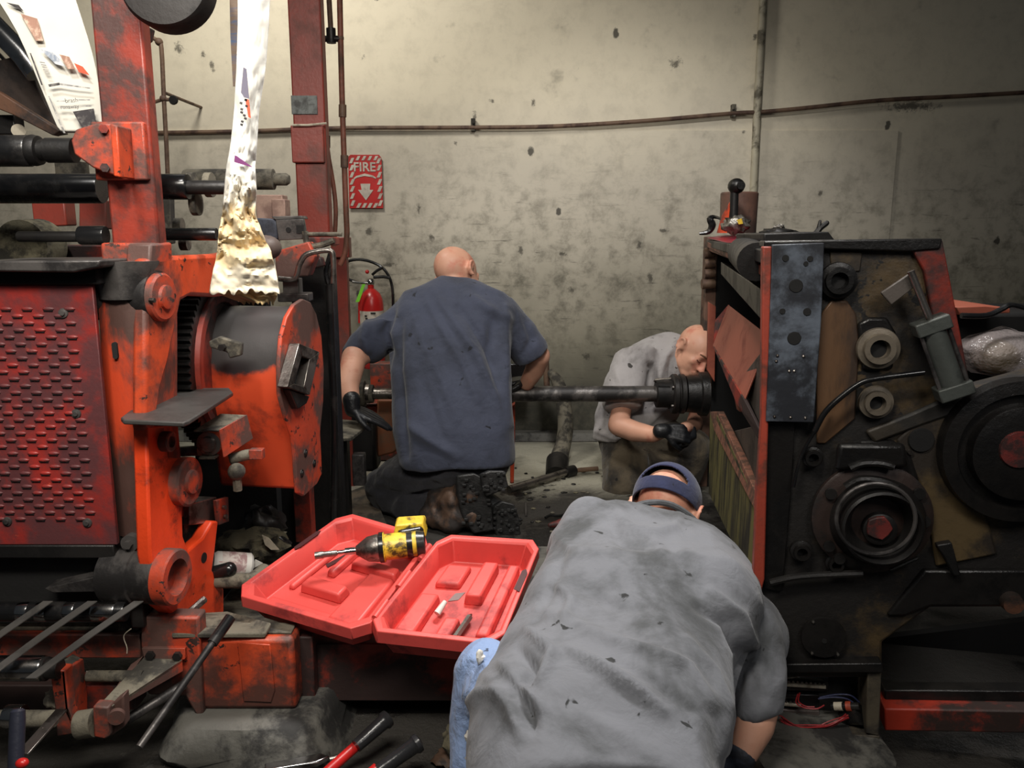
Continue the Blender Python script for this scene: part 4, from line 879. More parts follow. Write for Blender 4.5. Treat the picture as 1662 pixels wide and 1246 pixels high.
for pts in ([(1295, 1126), (1292, 1140), (1305, 1148), (1325, 1150), (1338, 1144)], [(1298, 1124), (1296, 1138), (1308, 1146), (1322, 1147)], [(1262, 1124), (1268, 1128), (1268, 1136)]):
    g = G(); g.tube([on(x, y, off(RF, -.02)) for x, y in pts], .0016, 6); rp('loose_wire', g, m_wire_r)
for pts in ([(1330, 1132), (1355, 1127), (1380, 1128), (1395, 1140)], [(1328, 1134), (1352, 1131), (1375, 1134), (1390, 1144)]):
    g = G(); g.tube([on(x, y, off(RF, -.02)) for x, y in pts], .002, 6); rp('loose_wire', g, m_wire_b)
g = G(); g.tube([on(x, y, off(RF, -.02)) for x, y in ((1262, 1100), (1280, 1100), (1297, 1097))], .0015, 6); rp('loose_wire', g, m_cream)
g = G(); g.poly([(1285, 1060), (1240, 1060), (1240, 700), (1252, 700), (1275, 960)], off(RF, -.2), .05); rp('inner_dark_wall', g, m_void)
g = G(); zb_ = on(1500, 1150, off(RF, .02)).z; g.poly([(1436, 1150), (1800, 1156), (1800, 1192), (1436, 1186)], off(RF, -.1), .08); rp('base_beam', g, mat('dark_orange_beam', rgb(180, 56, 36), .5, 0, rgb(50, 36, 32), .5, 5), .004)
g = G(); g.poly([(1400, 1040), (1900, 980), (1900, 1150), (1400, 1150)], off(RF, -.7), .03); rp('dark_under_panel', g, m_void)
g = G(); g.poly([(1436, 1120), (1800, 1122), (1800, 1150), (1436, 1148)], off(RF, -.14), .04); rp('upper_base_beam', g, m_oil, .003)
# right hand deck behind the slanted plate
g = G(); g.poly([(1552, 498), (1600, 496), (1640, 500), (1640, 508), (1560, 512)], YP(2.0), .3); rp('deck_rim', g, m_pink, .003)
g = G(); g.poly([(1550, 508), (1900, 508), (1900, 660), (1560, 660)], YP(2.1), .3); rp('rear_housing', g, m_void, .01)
rp('rear_hose', G().tube([P(a, b, 1.95) for a, b in ((1560, 512), (1600, 512), (1625, 502), (1640, 495), (1662, 500))], .007, 8), m_black)
footing('concrete_footing', P(1232, 1200, 1.6).x, P(1440, 1200, 1.6).x, 1.53, 2.1, P(1400, 1206, 1.6).z-.003, 'smooth grey concrete footing under the wiring box of the right press', 5)
tag(build('printed_sheet', G().prism([P(1148, 385, 3.75), P(1212, 402, 2.3), P(1222, 384, 3.3), P(1180, 381, 3.9)], (0, 0, -.004)), mat('crimson_sheet', rgb(150, 24, 44), .35, 0, rgb(110, 30, 70), .4, 9), bev=.001), 'crimson sheet lying on the top corner of the right press', 'sheet')
# cylinder and fitting on top
YT = 3.6
t_ = thing('hydraulic_fitting', 'black rod with ball-shaped end standing on the right press', 'fitting', P(1193, 372, YT))
g = G(); g.cyl(P(1190, 372, YT-.1), P(1192, 312, YT-.1), R(6.5, YT)); build('rod', g, m_dark, t_)
g = G(); c = P(1195, 302, YT-.1); g.ball(c, X*R(13, YT), Yv*.04, Z*R(12, YT), 18); g.cyl(c+V((.008, 0, 0)), c+V((.008, -.05, 0)), R(6, YT)); build('ball_end', g, m_oil, t_)
t_ = thing('drum', 'orange and brown cylinder standing on the right press behind the black rod', 'drum', P(1196, 376, YT+.12))
g = G(); a, b = P(1197, 378, YT+.1), P(1197, 312, YT+.1); g.lathe(a, Z, [(0, R(29, YT)), ((b-a).length-.006, R(30, YT)), ((b-a).length, R(28, YT))], 40); build('drum_body', g, mat('brown_drum', rgb(112, 82, 70), .5, 0, rgb(70, 54, 48), .5, 5), t_)
g = G(); g.prism([P(1164, 378, YT-.06), P(1180, 378, YT-.1), P(1186, 326, YT-.1), P(1172, 350, YT-.08)], (0, .01, 0)); build('orange_patch', g, m_or, t_)
def ragblob(name, c, r, m, label, cat, seed, grp=None):
    g = G(); n_ = 16; g.ball(c+Z*r[2]*.9, X*r[0], Yv*r[1], Z*r[2], 22)
    for i, p in enumerate(g.v):
        d = p-(c+Z*r[2]*.9); k = 1+.45*noise.noise(d*(.9/max(r))*3+V((seed, 0, 0)))+.25*noise.noise(d*(.9/max(r))*8+V((seed, 3, 0)))
        g.v[i] = c+Z*r[2]*.9+d*k
    return tag(build(name, g, m, ang=60), label, cat, grp)
m_foil = mat('crumpled_film', rgb(160, 156, 148), .25, .6, rgb(80, 70, 60), .5, 20, bs=1)
ragblob('crumpled_wrapper', P(1194, 378, 3.3), (.05, .05, .035), m_foil, 'shiny crumpled wrapper with yellow scrap at the foot of the black rod', 'wrapper', 3)
tag(build('yellow_scrap', G().prism([P(1196, 357, 3.24), P(1204, 354, 3.24), P(1206, 363, 3.24), P(1199, 364, 3.24)], (0, .004, 0)), m_yel), 'small yellow scrap stuck in the shiny wrapper', 'scrap')
ragblob('oily_rag', P(1262, 384, 2.6), (.05, .05, .014), m_dark, 'dark oily rag lying flat on the top of the right press', 'rag', 9)
ragblob('foil_scrap', P(1264, 372, 2.62), (.017, .02, .008), m_foil, 'bright silver scrap on the dark rag on the right press', 'scrap', 5)
tag(build('twisted_strap', G().tube([P(1135, 379, 3.7), P(1150, 376, 3.7), P(1156, 365, 3.7), P(1152, 355, 3.7), P(1160, 352, 3.7), P(1176, 357, 3.6)], [.006, .012, .018, .014, .008, .004], 8), m_black), 'curled black strap hanging over the left end of the right press top', 'strap')
t_ = thing('torn_glove', 'dark limp glove with raised fingers on the right press top', 'glove', P(1326, 384, 2.2))
g = G(); g.limb([(P(1322, 383, 2.2), .010), (P(1331, 370, 2.2), .008), (P(1342, 362, 2.2), .007)], 8); g.limb([(P(1328, 374, 2.2), .007), (P(1331, 359, 2.2), .004)], 8); build('palm_and_fingers', g, m_dark, t_)
g = G(); g.poly([(1240, 379), (1345, 376), (1354, 388), (1354, 396), (1240, 397)], YP(2.0), .25); tag(build('steel_channel', g, m_dark, bev=.003), 'flat dark steel channel along the top of the right press', 'channel')
# plastic bag
g = G(); g.ball(P(1630, 572, 2.0), X*.115, Yv*.1, Z*.058, 40)
for i, p in enumerate(g.v):
    k = noise.noise(p*16)*.012+noise.noise(p*40)*.005; g.v[i] = p+V((k, k, k*.8))
tb = NT('clear_bag_film'); tb.set(rgb(170, 160, 158), .12, 0, tb.noise(tb.coord('Object'), 14, 4, .6), .8, .03); tb.b.inputs['Alpha'].default_value = .5
tbg = thing('plastic_bag', 'crumpled clear plastic bag with yellow print on the right press deck', 'bag', P(1630, 600, 2.0))
build('bag_film', g, tb.m, tbg, ang=80)
g = G(); g.ball(P(1615, 578, 2.02), X*.055, Yv*.06, Z*.045, 20); build('yellow_content', g, mat('dull_yellow', rgb(120, 100, 40), .5), tbg)
# ================================================================ people
def hand(g, w, d, n, s=1.0, curl=.5, thumb=1, spread=.1, rr=1.15):
    """wrist w, finger direction d, back-of-hand normal n; five separate bent fingers"""
    d = d.normalized(); n = (n-d*n.dot(d)).normalized(); q = d.cross(n)*thumb
    L = .085*s
    kn = []
    for i, o in enumerate((-.032, -.011, .011, .031)):
        k = w+d*(L*(1.0, 1.04, .98, .9)[i])-q*o*s; kn.append(k)
        g.limb([(w+d*.01*s-q*o*.5*s, .017*s), (w+d*L*.5-q*o*.85*s, .0155*s), (k, .0125*s)], 10)
    ln = (.072, .08, .075, .058)
    for i, k in enumerate(kn):
        a = 0; p = k; r = .0098*s*rr; dirv = (d-q*((i-1.5)*-spread)).normalized(); ch = [(p, r*1.05)]
        for j, f in enumerate((.45, .31, .24)):
            a += curl*(.55, .9, .6)[j]*(1+.12*i); v = dirv*math.cos(a)-n*math.sin(a)
            p = p+v*ln[i]*f*s*1.05; r *= .94; ch.append((p, r))
        g.limb(ch, 10)
    t0 = w+d*.022*s+q*.022*s; t1 = t0+(d*.6+q*.75-n*.2).normalized()*.036*s
    t2 = t1+(d*.85+q*.3-n*(.25+curl*.4)).normalized()*.032*s; t3 = t2+(d*.9+q*.0-n*(.3+curl*.6)).normalized()*.024*s
    g.limb([(t0, .016*s), (t1, .0125*s), (t2, .0112*s), (t3, .009*s)], 10)
def head(g, c, fwd, up, s=1.0, ears=True):
    """skull, jaw, brow, nose, lips, ears; c = middle of the head"""
    f = fwd.normalized(); u = (up-f*up.dot(f)).normalized(); r = f.cross(u)
    B = lambda x, y, z: c+(r*x+f*y+u*z)*s
    g.ball(B(0, -.012, .028), r*.076*s, f*.096*s, u*.088*s, 28)
    g.ball(B(0, .028, -.02), r*.062*s, f*.066*s, u*.085*s, 24)
    g.ball(B(0, .052, -.078), r*.038*s, f*.036*s, u*.030*s, 16)
    g.ball(B(0, .02, -.06), r*.056*s, f*.055*s, u*.04*s, 16)
    g.ball(B(0, .080, .028), r*.05*s, f*.014*s, u*.012*s, 14)
    g.limb([(B(0, .088, .012), .008*s), (B(0, .104, -.012), .0105*s), (B(0, .112, -.024), .0125*s)], 12)
    for e in (-1, 1):
        g.ball(B(e*.012, .102, -.026), r*.009*s, f*.010*s, u*.007*s, 10)
        g.ball(B(e*.036, .062, -.016), r*.022*s, f*.022*s, u*.02*s, 12)
        g.ball(B(e*.031, .078, .010), r*.015*s, f*.010*s, u*.010*s, 12)
        if ears:
            ec = B(e*.080, -.010, .0)
            g.ball(ec, (r*e*.010-f*.006)*s, (f*.018+r*e*-.004)*s, u*.031*s, 14)
            g.tube([ec+(r*e*.010+f*.012*1-u*.028)*s, ec+(r*e*.012-f*.012-u*.012)*s, ec+(r*e*.016-f*.017+u*.012)*s, ec+(r*e*.014-f*.004+u*.030)*s, ec+(r*e*.008+f*.013+u*.022)*s, ec+(r*e*.002+f*.012+u*.008)*s], .0052*s, 8)
    g.tube([B(-.021, .088, -.052), B(0, .096, -.048), B(.021, .088, -.052)], .0052*s, 8)
    g.tube([B(-.018, .087, -.060), B(0, .094, -.062), B(.018, .087, -.060)], .006*s, 8)
    return B
def eyes(B, s, parent, r):
    for e in (-1, 1):
        g = G(); g.tube([B(e*.018, .084, .006), B(e*.030, .0885, .001), B(e*.043, .080, .005)], .0022*s, 6); build('eyelash', g, mat('eyelid_line', rgb(110, 60, 50), .6), parent)
        g = G(); g.tube([B(e*.014, .090, .030), B(e*.031, .089, .036), B(e*.048, .076, .032)], [.003*s, .0036*s, .002*s], 6); build('eyebrow', g, mat('eyebrow_hair', rgb(120, 84, 62), .8), parent)
# ---- kneeling worker in navy, back to the viewer
p1 = thing('person', 'bald man in navy T-shirt kneeling with his back turned, gloved hand on the shaft', 'person', V((P(740, 800, 3.35).x, 3.4, 0)))
g = G(); hc = P(742, 448, 3.66); B1 = head(g, hc, V((.62, .62, -.42)), V((-.12, .42, .88)), 1.14)
g.limb([(P(738, 462, 3.62), .062), (P(733, 490, 3.55), .075)], 20)
g.limb([(P(735, 535, 3.54), .085), (P(735, 640, 3.44), .10), (P(735, 720, 3.39), .10)], 20)
g.limb([(P(665, 522, 3.56), .06), (P(606, 562, 3.53), .052), (P(575, 580, 3.45), .055), (P(565, 625, 3.36), .047), (P(572, 662, 3.30), .033)], 18)
g.limb([(P(812, 522, 3.59), .06), (P(852, 560, 3.61), .052), (P(874, 578, 3.62), .054), (P(868, 600, 3.66), .046), (P(855, 622, 3.70), .036)], 18)
g.limb([(P(740, 730, 3.37), .14), (P(640, 790, 3.5), .06), (P(700, 815, 3.38), .035), (P(745, 812, 3.34), .028)], 16)
g.limb([(P(740, 730, 3.37), .14), (P(700, 790, 3.62), .06), (P(760, 795, 3.52), .035), (P(790, 800, 3.45), .028)], 16)
blob('body', g, m_skin, p1, .008, 3)
g = G(); w_ = P(572, 664, 3.30); hand(g, w_, V((.62, .05, -.28)), V((.15, -.2, 1)), 1.05, .12, 1)
g.limb([(w_+V((-.004, .01, .04)), .038), (w_, .034)], 14); blob('glove', g, m_glove, p1, .0045, 2)
g = G(); w_ = P(857, 620, 3.72); zt_ = zs+R(13, YS); w_.z = zt_+.028; hand(g, w_, V((-1, .02, -.10)), V((0, -.1, 1)), 1.05, .22, -1)
g.limb([(w_+V((.02, 0, .03)), .038), (w_, .033)], 14); blob('glove', g, m_glove, p1, .0045, 2)
g = G()
g.loft(rings([(654, 834, 756, 3.34, .155, 750), (648, 834, 735, 3.345, .16), (640, 831, 700, 3.36, .16), (640, 828, 650, 3.40, .155), (636, 826, 595, 3.45, .15), (630, 830, 545, 3.5, .14), (634, 838, 510, 3.54, .125), (655, 822, 482, 3.58, .105), (692, 790, 466, 3.61, .085), (706, 776, 458, 3.62, .07)]), 40)
g.limb([(P(668, 512, 3.55), .088), (P(628, 540, 3.54), .084), (P(604, 556, 3.53), .083)], 20); g.loft(rings([(612, 656, 520, 3.545, .09), (572, 636, 545, 3.53, .09), (556, 616, 572, 3.51, .085)]), 24)
g.limb([(P(812, 514, 3.57), .09), (P(842, 542, 3.58), .085)], 20); g.cyl(P(835, 535, 3.58), P(863, 578, 3.60), .088, .082, 24)
st = [([(700, 470), (735, 520), (775, 580), (800, 640), (815, 700)], 8, .010), ([(690, 480), (715, 530), (750, 590), (775, 650)], 7, .008), ([(670, 500), (690, 560), (720, 620), (740, 680)], 9, .008),
      ([(820, 500), (818, 560), (815, 620), (822, 690)], 7, .012), ([(650, 520), (648, 600), (655, 680), (662, 740)], 7, -.012), ([(800, 520), (795, 570), (805, 630)], 8, -.01), ([(760, 480), (790, 500), (830, 520)], 8, .008),
      ([(640, 500), (625, 540), (640, 590)], 7, -.012), ([(664, 690), (700, 715), (740, 740)], 8, .009), ([(680, 590), (700, 660), (720, 720)], 8, -.007), ([(745, 500), (780, 550), (805, 600)], 6, -.008), ([(600, 520), (590, 550), (600, 580)], 6, .008), ([(850, 520), (862, 550), (850, 575)], 6, -.007)]
blob('navy_t_shirt', g, m_navy, p1, .009, 5, folds([(a, b, c*2.3) for a, b, c in st], .010, 4.5, (1, 1, .5)))
g = G(); g.tube([V(c) for c in [hc+V((0, 0, 0))]*0+[P(706, 459, 3.57), P(722, 454, 3.55), P(745, 456, 3.54), P(768, 464, 3.56), P(778, 470, 3.6), P(765, 462, 3.68), P(735, 452, 3.69), P(710, 455, 3.64)]], .0085, 8, closed=True); build('collar', g, m_navy, p1)
g = G(); g.limb([(P(742, 715, 3.38), .135), (P(742, 745, 3.37), .15), (P(690, 765, 3.42), .125), (P(628, 790, 3.50), .095)], 20)
g.limb([(P(628, 795, 3.5), .09), (P(660, 815, 3.42), .08), (P(715, 818, 3.32), .07)], 20)
g.limb([(P(775, 740, 3.38), .14), (P(740, 770, 3.55), .11), (P(690, 795, 3.66), .09), (P(760, 800, 3.5), .08)], 20)
st = [([(640, 730), (700, 745), (760, 750)], 5, .012), ([(600, 790), (650, 800), (700, 800), (740, 790)], 5, -.015), ([(620, 770), (680, 780), (740, 770)], 5, .012), ([(640, 750), (620, 780), (600, 800)], 5, .01), ([(640, 820), (660, 800), (690, 790)], 4, .01), ([(660, 740), (650, 770)], 4, -.01)]
blob('black_trousers', g, m_trk, p1, .010, 4, folds(st, .010, 12))
def shoe(pl_y, up_px, sole_px, ankle, label):
    g = G(); a = [P(x, y, pl_y) for x, y in sole_px]; nrm = V((.35, -.9, .15)).normalized()
    g.prism([p+nrm*.0 for p in a], -nrm*.03)
    s_ = build('boot_sole', g, m_sole, p1, .006)
    return s_
shoe(3.16, None, [(743, 772), (770, 768), (790, 778), (798, 810), (802, 860), (770, 866), (752, 840), (742, 800)], None, '')
shoe(3.12, None, [(781, 770), (795, 764), (820, 764), (826, 790), (806, 800), (790, 806), (784, 790)], None, '')
shoe(3.20, None, [(802, 822), (815, 813), (835, 818), (843, 840), (846, 868), (806, 870), (796, 850)], None, '')
g = G(); rnd = random.Random(5)
for k in range(26):
    x = 802+rnd.random()*38; y = 822+rnd.random()*40; q = P(x, y, 3.185); g.box(q, X*.006, Yv*.006, Z*.005)
for k in range(16):
    x = 785+rnd.random()*34; y = 768+rnd.random()*28; q = P(x, y, 3.11); g.box(q, X*.007, Yv*.006, Z*.005)
for k in range(22):
    x = 750+rnd.random()*44; y = 775+rnd.random()*80; q = P(x, y, 3.148); g.box(q, X*.008, Yv*.005, Z*.005)
o_ = build('sole_tread', g, m_sole, p1, .001); o_['kind'] = 'stuff'
g = G(); g.limb([(P(712, 818, 3.32), .07), (P(740, 812, 3.25), .068), (P(768, 800, 3.21), .055)], 18); g.limb([(P(738, 830, 3.24), .06), (P(765, 835, 3.21), .055)], 16)
g.limb([(P(700, 835, 3.28), .05), (P(735, 846, 3.22), .05)], 16)
blob('work_boot', g, m_brown, p1, .008, 4, folds([([(728, 775), (740, 820), (762, 860)], 4, -.012), ([(700, 800), (705, 840)], 4, .008)], .006, 20))
g = G(); g.limb([(P(770, 805, 3.38), .06), (P(815, 835, 3.26), .05)], 18); blob('work_boot', g, m_sole, p1, .008, 3)
# ---- worker in light grey squatting behind the shaft
p3 = thing('person', 'bald man in light grey T-shirt crouching behind the shaft, looking down into the coupling', 'person', V((P(1020, 800, 3.9).x, 3.9, 0)))
g = G(); hc = P(1127, 570, 3.9); f3 = V((.26, -.74, -.50)); u3 = V((.50, -.15, .80)); B3 = head(g, hc, f3, u3, 1.12)
g.limb([(hc+V((-.04, .03, -.02)), .062), (P(1095, 578, 3.97), .066), (P(1080, 590, 3.98), .08)], 18)
g.limb([(P(1062, 605, 4.0), .07), (P(1030, 680, 4.02), .08)], 18)
g.limb([(P(1026, 605, 3.94), .05), (P(1010, 660, 3.82), .048), (P(1004, 690, 3.74), .052), (P(1030, 700, 3.69), .05), (P(1060, 705, 3.62), .038), (P(1078, 700, 3.58), .029)], 18)
g.limb([(P(1108, 600, 4.02), .05), (P(1135, 665, 3.98), .045), (P(1125, 692, 3.82), .038), (P(1112, 694, 3.7), .03)], 16)
g.limb([(P(1020, 700, 4.0), .11), (P(1008, 790, 3.82), .07), (P(1010, 790, 4.1), .05), (P(1010, 780, 4.25), .04)], 14)
blob('body', g, m_skin, p3, .0075, 3)
eyes(B3, 1.12, p3, None)
g = G(); w_ = P(1078, 699, 3.57); hand(g, w_, V((.85, -.1, -.1)), V((-.1, -.75, .5)), 1.05, 1.2, 1); g.limb([(w_-V((.02, 0, 0)), .034), (w_, .034)], 14)
blob('glove', g, m_glove, p3, .0045, 2)
g = G(); w_ = P(1128, 702, 3.72); hand(g, w_, V((-.8, -.2, .1)), V((.1, -.8, .4)), 1.0, 1.1, -1); blob('glove', g, m_glove, p3, .0045, 2)
g = G(); g.loft(rings([(964, 1085, 712, 3.98, .12, 716), (966, 1092, 690, 3.99, .13), (974, 1108, 650, 4.0, .13), (984, 1122, 615, 4.0, .125), (1002, 1132, 585, 4.0, .115), (1026, 1124, 564, 4.0, .10), (1052, 1114, 553, 3.99, .075), (1068, 1108, 549, 3.985, .06)]), 36)
g.loft(rings([(998, 1068, 574, 3.95, .09), (988, 1052, 610, 3.88, .088), (982, 1044, 640, 3.82, .085), (984, 1040, 662, 3.78, .078)]), 24)
g.limb([(P(1108, 585, 4.02), .08), (P(1138, 640, 4.0), .07)], 16)
st = [([(1030, 570), (1060, 590), (1075, 620)], 6, .01), ([(1100, 555), (1080, 580), (1070, 610), (1075, 650)], 5, .012), ([(1090, 580), (1085, 620)], 4, -.012), ([(1050, 580), (1060, 600), (1050, 640)], 5, -.012), ([(970, 680), (985, 650)], 5, .009), ([(970, 700), (1000, 712), (1030, 705)], 4, .01), ([(1050, 690), (1070, 670), (1090, 655)], 4, .01), ([(1060, 660), (1080, 640)], 4, -.01), ([(1000, 600), (1010, 630)], 5, .006)]
blob('grey_t_shirt', g, m_lshirt, p3, .009, 3, folds([(a, b, c*1.7) for a, b, c in st], .007, 6))
g = G(); g.limb([(P(1022, 705, 4.0), .16), (P(1018, 745, 3.93), .13), (P(1012, 785, 3.83), .105)], 20); g.limb([(P(1012, 792, 3.84), .09), (P(1008, 770, 4.1), .08), (P(1005, 765, 4.3), .065)], 16)
g.limb([(P(1055, 710, 4.0), .14), (P(1090, 725, 3.88), .12), (P(1122, 728, 3.78), .095), (P(1112, 770, 3.8), .075), (P(1105, 800, 3.85), .06)], 20)
st = [([(1050, 715), (1045, 760), (1040, 800)], 4, .014), ([(1000, 730), (990, 770), (1000, 800)], 5, .01), ([(1060, 710), (1090, 715), (1120, 712)], 5, .012), ([(1060, 730), (1090, 740), (1120, 745)], 4, -.012), ([(1030, 720), (1028, 760)], 4, -.01)]
blob('brown_trousers', g, m_trb, p3, .010, 3, folds(st, .008, 10))
g = G(); c = P(1105, 800, 3.85); c.z = .04; g.limb([(c+Z*.02, .05), (c+V((.02, -.1, .0)), .045), (c+V((.03, -.17, -.005)), .035)], 14); c = P(1005, 765, 4.3); c.z = .05; g.limb([(c, .05), (c+V((0, .1, .0)), .045)], 14); blob('work_boots', g, m_sole, p3, .008, 3)
# ---- foreground worker seen from above and behind
p2 = thing('person', 'man in dark grey T-shirt, jeans and backwards navy cap bending over in the foreground', 'person', V((P(960, 1246, 1.3).x, 1.4, 0)))
hc = P(1080, 833, 2.0); f2 = V((.28, .60, -.74)); u2 = V((.34, .74, .60)); g = G()
f2 = f2.normalized(); u2 = (u2-f2*u2.dot(f2)).normalized(); r2 = f2.cross(u2)
B2 = head(g, hc, f2, u2, .98)
g.limb([(hc+V((-.005, -.05, -.02)), .055), (P(1078, 890, 1.88), .055)], 18)
g.limb([(P(1050, 960, 1.75), .07), (P(1000, 1100, 1.5), .09), (P(960, 1240, 1.24), .09)], 18)
g.limb([(P(1180, 965, 1.76), .05), (P(1226, 1060, 1.62), .046), (P(1232, 1130, 1.55), .045), (P(1224, 1175, 1.51), .042), (P(1206, 1222, 1.48), .030)], 18)
g.limb([(P(950, 920, 1.82), .045), (P(930, 980, 1.95), .04), (P(960, 1000, 2.1), .04)], 16)
blob('body', g, m_skin, p2, .0065, 3)
g = G(); w_ = P(1205, 1222, 1.48); hand(g, w_, V((-.15, .35, -.75)), V((.3, -.8, -.3)), 1.0, .5, 1); g.limb([(w_+V((.0, .0, .0)), .031), (w_+V((0, .01, -.02)), .03)], 14)
blob('blue_grey_glove', g, mat('blue_grey_glove', rgb(60, 66, 80), .6, 0, rgb(30, 32, 38), .4, 12, bs=.4), p2, .0045, 2)
g = G()
g.loft(rings([(770, 1170, 1360, 1.10, .15), (752, 1172, 1290, 1.18, .16), (752, 1176, 1230, 1.25, .17), (768, 1182, 1165, 1.34, .17), (798, 1200, 1100, 1.45, .165), (832, 1220, 1040, 1.54, .155), (858, 1232, 980, 1.62, .145), (884, 1232, 935, 1.69, .125, 970), (900, 1218, 892, 1.76, .105, 940), (912, 1195, 862, 1.82, .085, 910), (928, 1168, 842, 1.86, .068, 885), (960, 1135, 836, 1.885, .055, 868), (1010, 1110, 838, 1.90, .04, 858)]), 48)
g.limb([(P(958, 852, 1.86), .060), (P(936, 895, 1.82), .068)], 18)
g.limb([(P(1165, 940, 1.80), .06), (P(1195, 985, 1.74), .075), (P(1216, 1035, 1.66), .075)], 20)
g.loft(rings([(1150, 1252, 1000, 1.69, .085), (1180, 1262, 1060, 1.62, .08, 1050), (1190, 1268, 1125, 1.56, .068, 1115), (1194, 1268, 1170, 1.53, .062, 1158)]), 24)
st = [([(940, 960), (1000, 985), (1040, 990)], 9, -.006), ([(905, 870), (930, 900), (980, 905)], 9, .006),
      ([(880, 1000), (960, 1030), (1040, 1060), (1110, 1090), (1150, 1150)], 10, .010), ([(920, 1060), (980, 1095), (1040, 1130), (1075, 1160)], 9, .012), ([(930, 1085), (990, 1115), (1050, 1150)], 8, -.001),
      ([(1150, 960), (1200, 1000), (1225, 1060), (1240, 1120)], 8, .010), ([(1130, 985), (1180, 1010), (1205, 1060), (1200, 1120)], 8, -.010), ([(1110, 1040), (1150, 1090), (1165, 1150), (1175, 1220)], 9, .010),
      ([(845, 1060), (870, 1090), (850, 1120)], 9, -.014), ([(820, 1085), (850, 1125), (885, 1160)], 8, .014), ([(860, 1030), (900, 1070), (880, 1110)], 8, .012), ([(800, 1110), (830, 1150), (850, 1200)], 9, .010), ([(830, 1100), (860, 1150), (870, 1190)], 7, -.012),
      ([(1000, 830), (1020, 860), (1060, 870), (1095, 860), (1100, 840)], 8, .008), ([(990, 850), (1010, 885), (1060, 895)], 8, -.007), ([(1080, 880), (1110, 920), (1130, 960)], 9, -.005), ([(920, 900), (900, 960), (880, 1010)], 8, -.006), ([(900, 950), (930, 980), (915, 1030)], 7, .008), ([(1000, 1080), (1060, 1110), (1120, 1160)], 7, -.006), ([(760, 1150), (790, 1130), (820, 1140)], 8, .010), ([(940, 1160), (1010, 1190), (1080, 1240)], 14, .006)]
blob('grey_t_shirt', g, m_gshirt, p2, .008, 4, folds([(a, b, c*1.7) for a, b, c in st], .013, 4.5, (1.2, .7, 1)))
g = G(); g.tube([P(1012, 838, 1.86), P(1030, 822, 1.885), P(1060, 815, 1.90), P(1092, 820, 1.905), P(1125, 842, 1.90), P(1148, 872, 1.87)], .008, 8); build('collar', g, m_gshirt, p2)
g = G(); g.limb([(P(930, 1260, 1.2), .14), (P(850, 1150, 1.34), .10), (P(792, 1092, 1.43), .062)], 20); kn = P(790, 1090, 1.43)
g.limb([(kn, .062), (P(778, 1180, 1.40), .056), (P(776, 1260, 1.36), .052), (V((P(776, 1290, 1.36).x, 1.34, .12)), .05)], 20)
g.limb([(P(1000, 1290, 1.2), .14), (P(1060, 1200, 1.5), .09), (V((.25, 1.55, .12)), .06)], 18)
blob('blue_jeans', g, m_jean, p2, .009, 3, folds([([(760, 1070), (790, 1080), (815, 1100)], 5, .006), ([(750, 1130), (790, 1120)], 5, .006), ([(755, 1200), (790, 1210)], 5, -.006), ([(750, 1160), (775, 1180), (800, 1170)], 5, -.006)], .004, 14))
for k, (x, y, r_) in enumerate(((781, 1065, .011), (762, 1195, .012), (768, 1230, .014))):
    g = G(); c = P(x, y, 1.368 if k == 0 else 1.335); g.ball(c, X*r_*.7, Yv*.006, Z*r_, 12)
    for i, p in enumerate(g.v): g.v[i] = p+(p-c)*noise.noise(p*90)*1.2
    build('white_frayed_patch', g, m_white, p2)
g = G()
for c in (V((P(776, 1290, 1.36).x, 1.34, .05)), V((.25, 1.55, .05))): g.limb([(c+Z*.02, .055), (c+V((0, .12, -.005)), .045), (c+V((0, .18, -.01)), .036)], 14)
blob('work_boots', g, m_sole, p2, .009, 3)
# cap with the rear opening and strap
g = G(); s_ = .98*1.07; cc = hc+(r2*0+f2*-.012+u2*.030)*.98; n_, m_ = 128, 72; grid = {}
vs = []; fs = []
for i in range(m_+1):
    th = math.pi*.5*1.16*i/m_
    for k in range(n_):
        ph = 2*math.pi*k/n_
        x, y, z = math.sin(th)*math.sin(ph), math.sin(th)*math.cos(ph), math.cos(th)
        vs.append(cc+r2*(x*.0815*s_)+f2*(y*.103*s_)+u2*(z*.092*s_))
for i in range(m_):
    thm = math.pi*.5*1.16*(i+.5)/m_
    for k in range(n_):
        ph = 2*math.pi*(k+.5)/n_; d = abs(ph-math.pi)
        if d < .8 and thm < 1.46 and thm > 1.46-.46*math.sqrt(1-(d/.8)**2): continue
        j = (k+1) % n_
        if i == 0: fs.append((k, n_+k, n_+j)); continue
        fs.append((i*n_+k, i*n_+j, i*n_+n_+j, i*n_+n_+k))
g.add(vs, fs); cp = build('navy_cap', g, m_cap, p2, ang=60); so = cp.modifiers.new('s', 'SOLIDIFY'); so.thickness = .004; so.offset = 1
g = G(); g.ball(cc+u2*.096*s_, r2*.006, f2*.006, u2*.003, 10); build('cap_button', g, m_cap, cp)
g = G()
vs = []
for k in range(13):
    ph = -.75+1.5*k/12; q = V((math.sin(ph)*.085, .115+math.cos(ph)*.045, -.012-.02*math.sin(ph)**2*2))
    a = V((math.sin(ph)*.078, math.cos(ph)*.100, -.012))
    vs += [cc+r2*a.x*s_+f2*a.y*s_+u2*a.z*s_, cc+r2*q.x*s_+f2*q.y*s_+u2*q.z*s_]
g.add(vs, [(2*k, 2*k+2, 2*k+3, 2*k+1) for k in range(12)]); bm_ = build('cap_peak', g, m_cap, cp); so = bm_.modifiers.new('s', 'SOLIDIFY'); so.thickness = .004
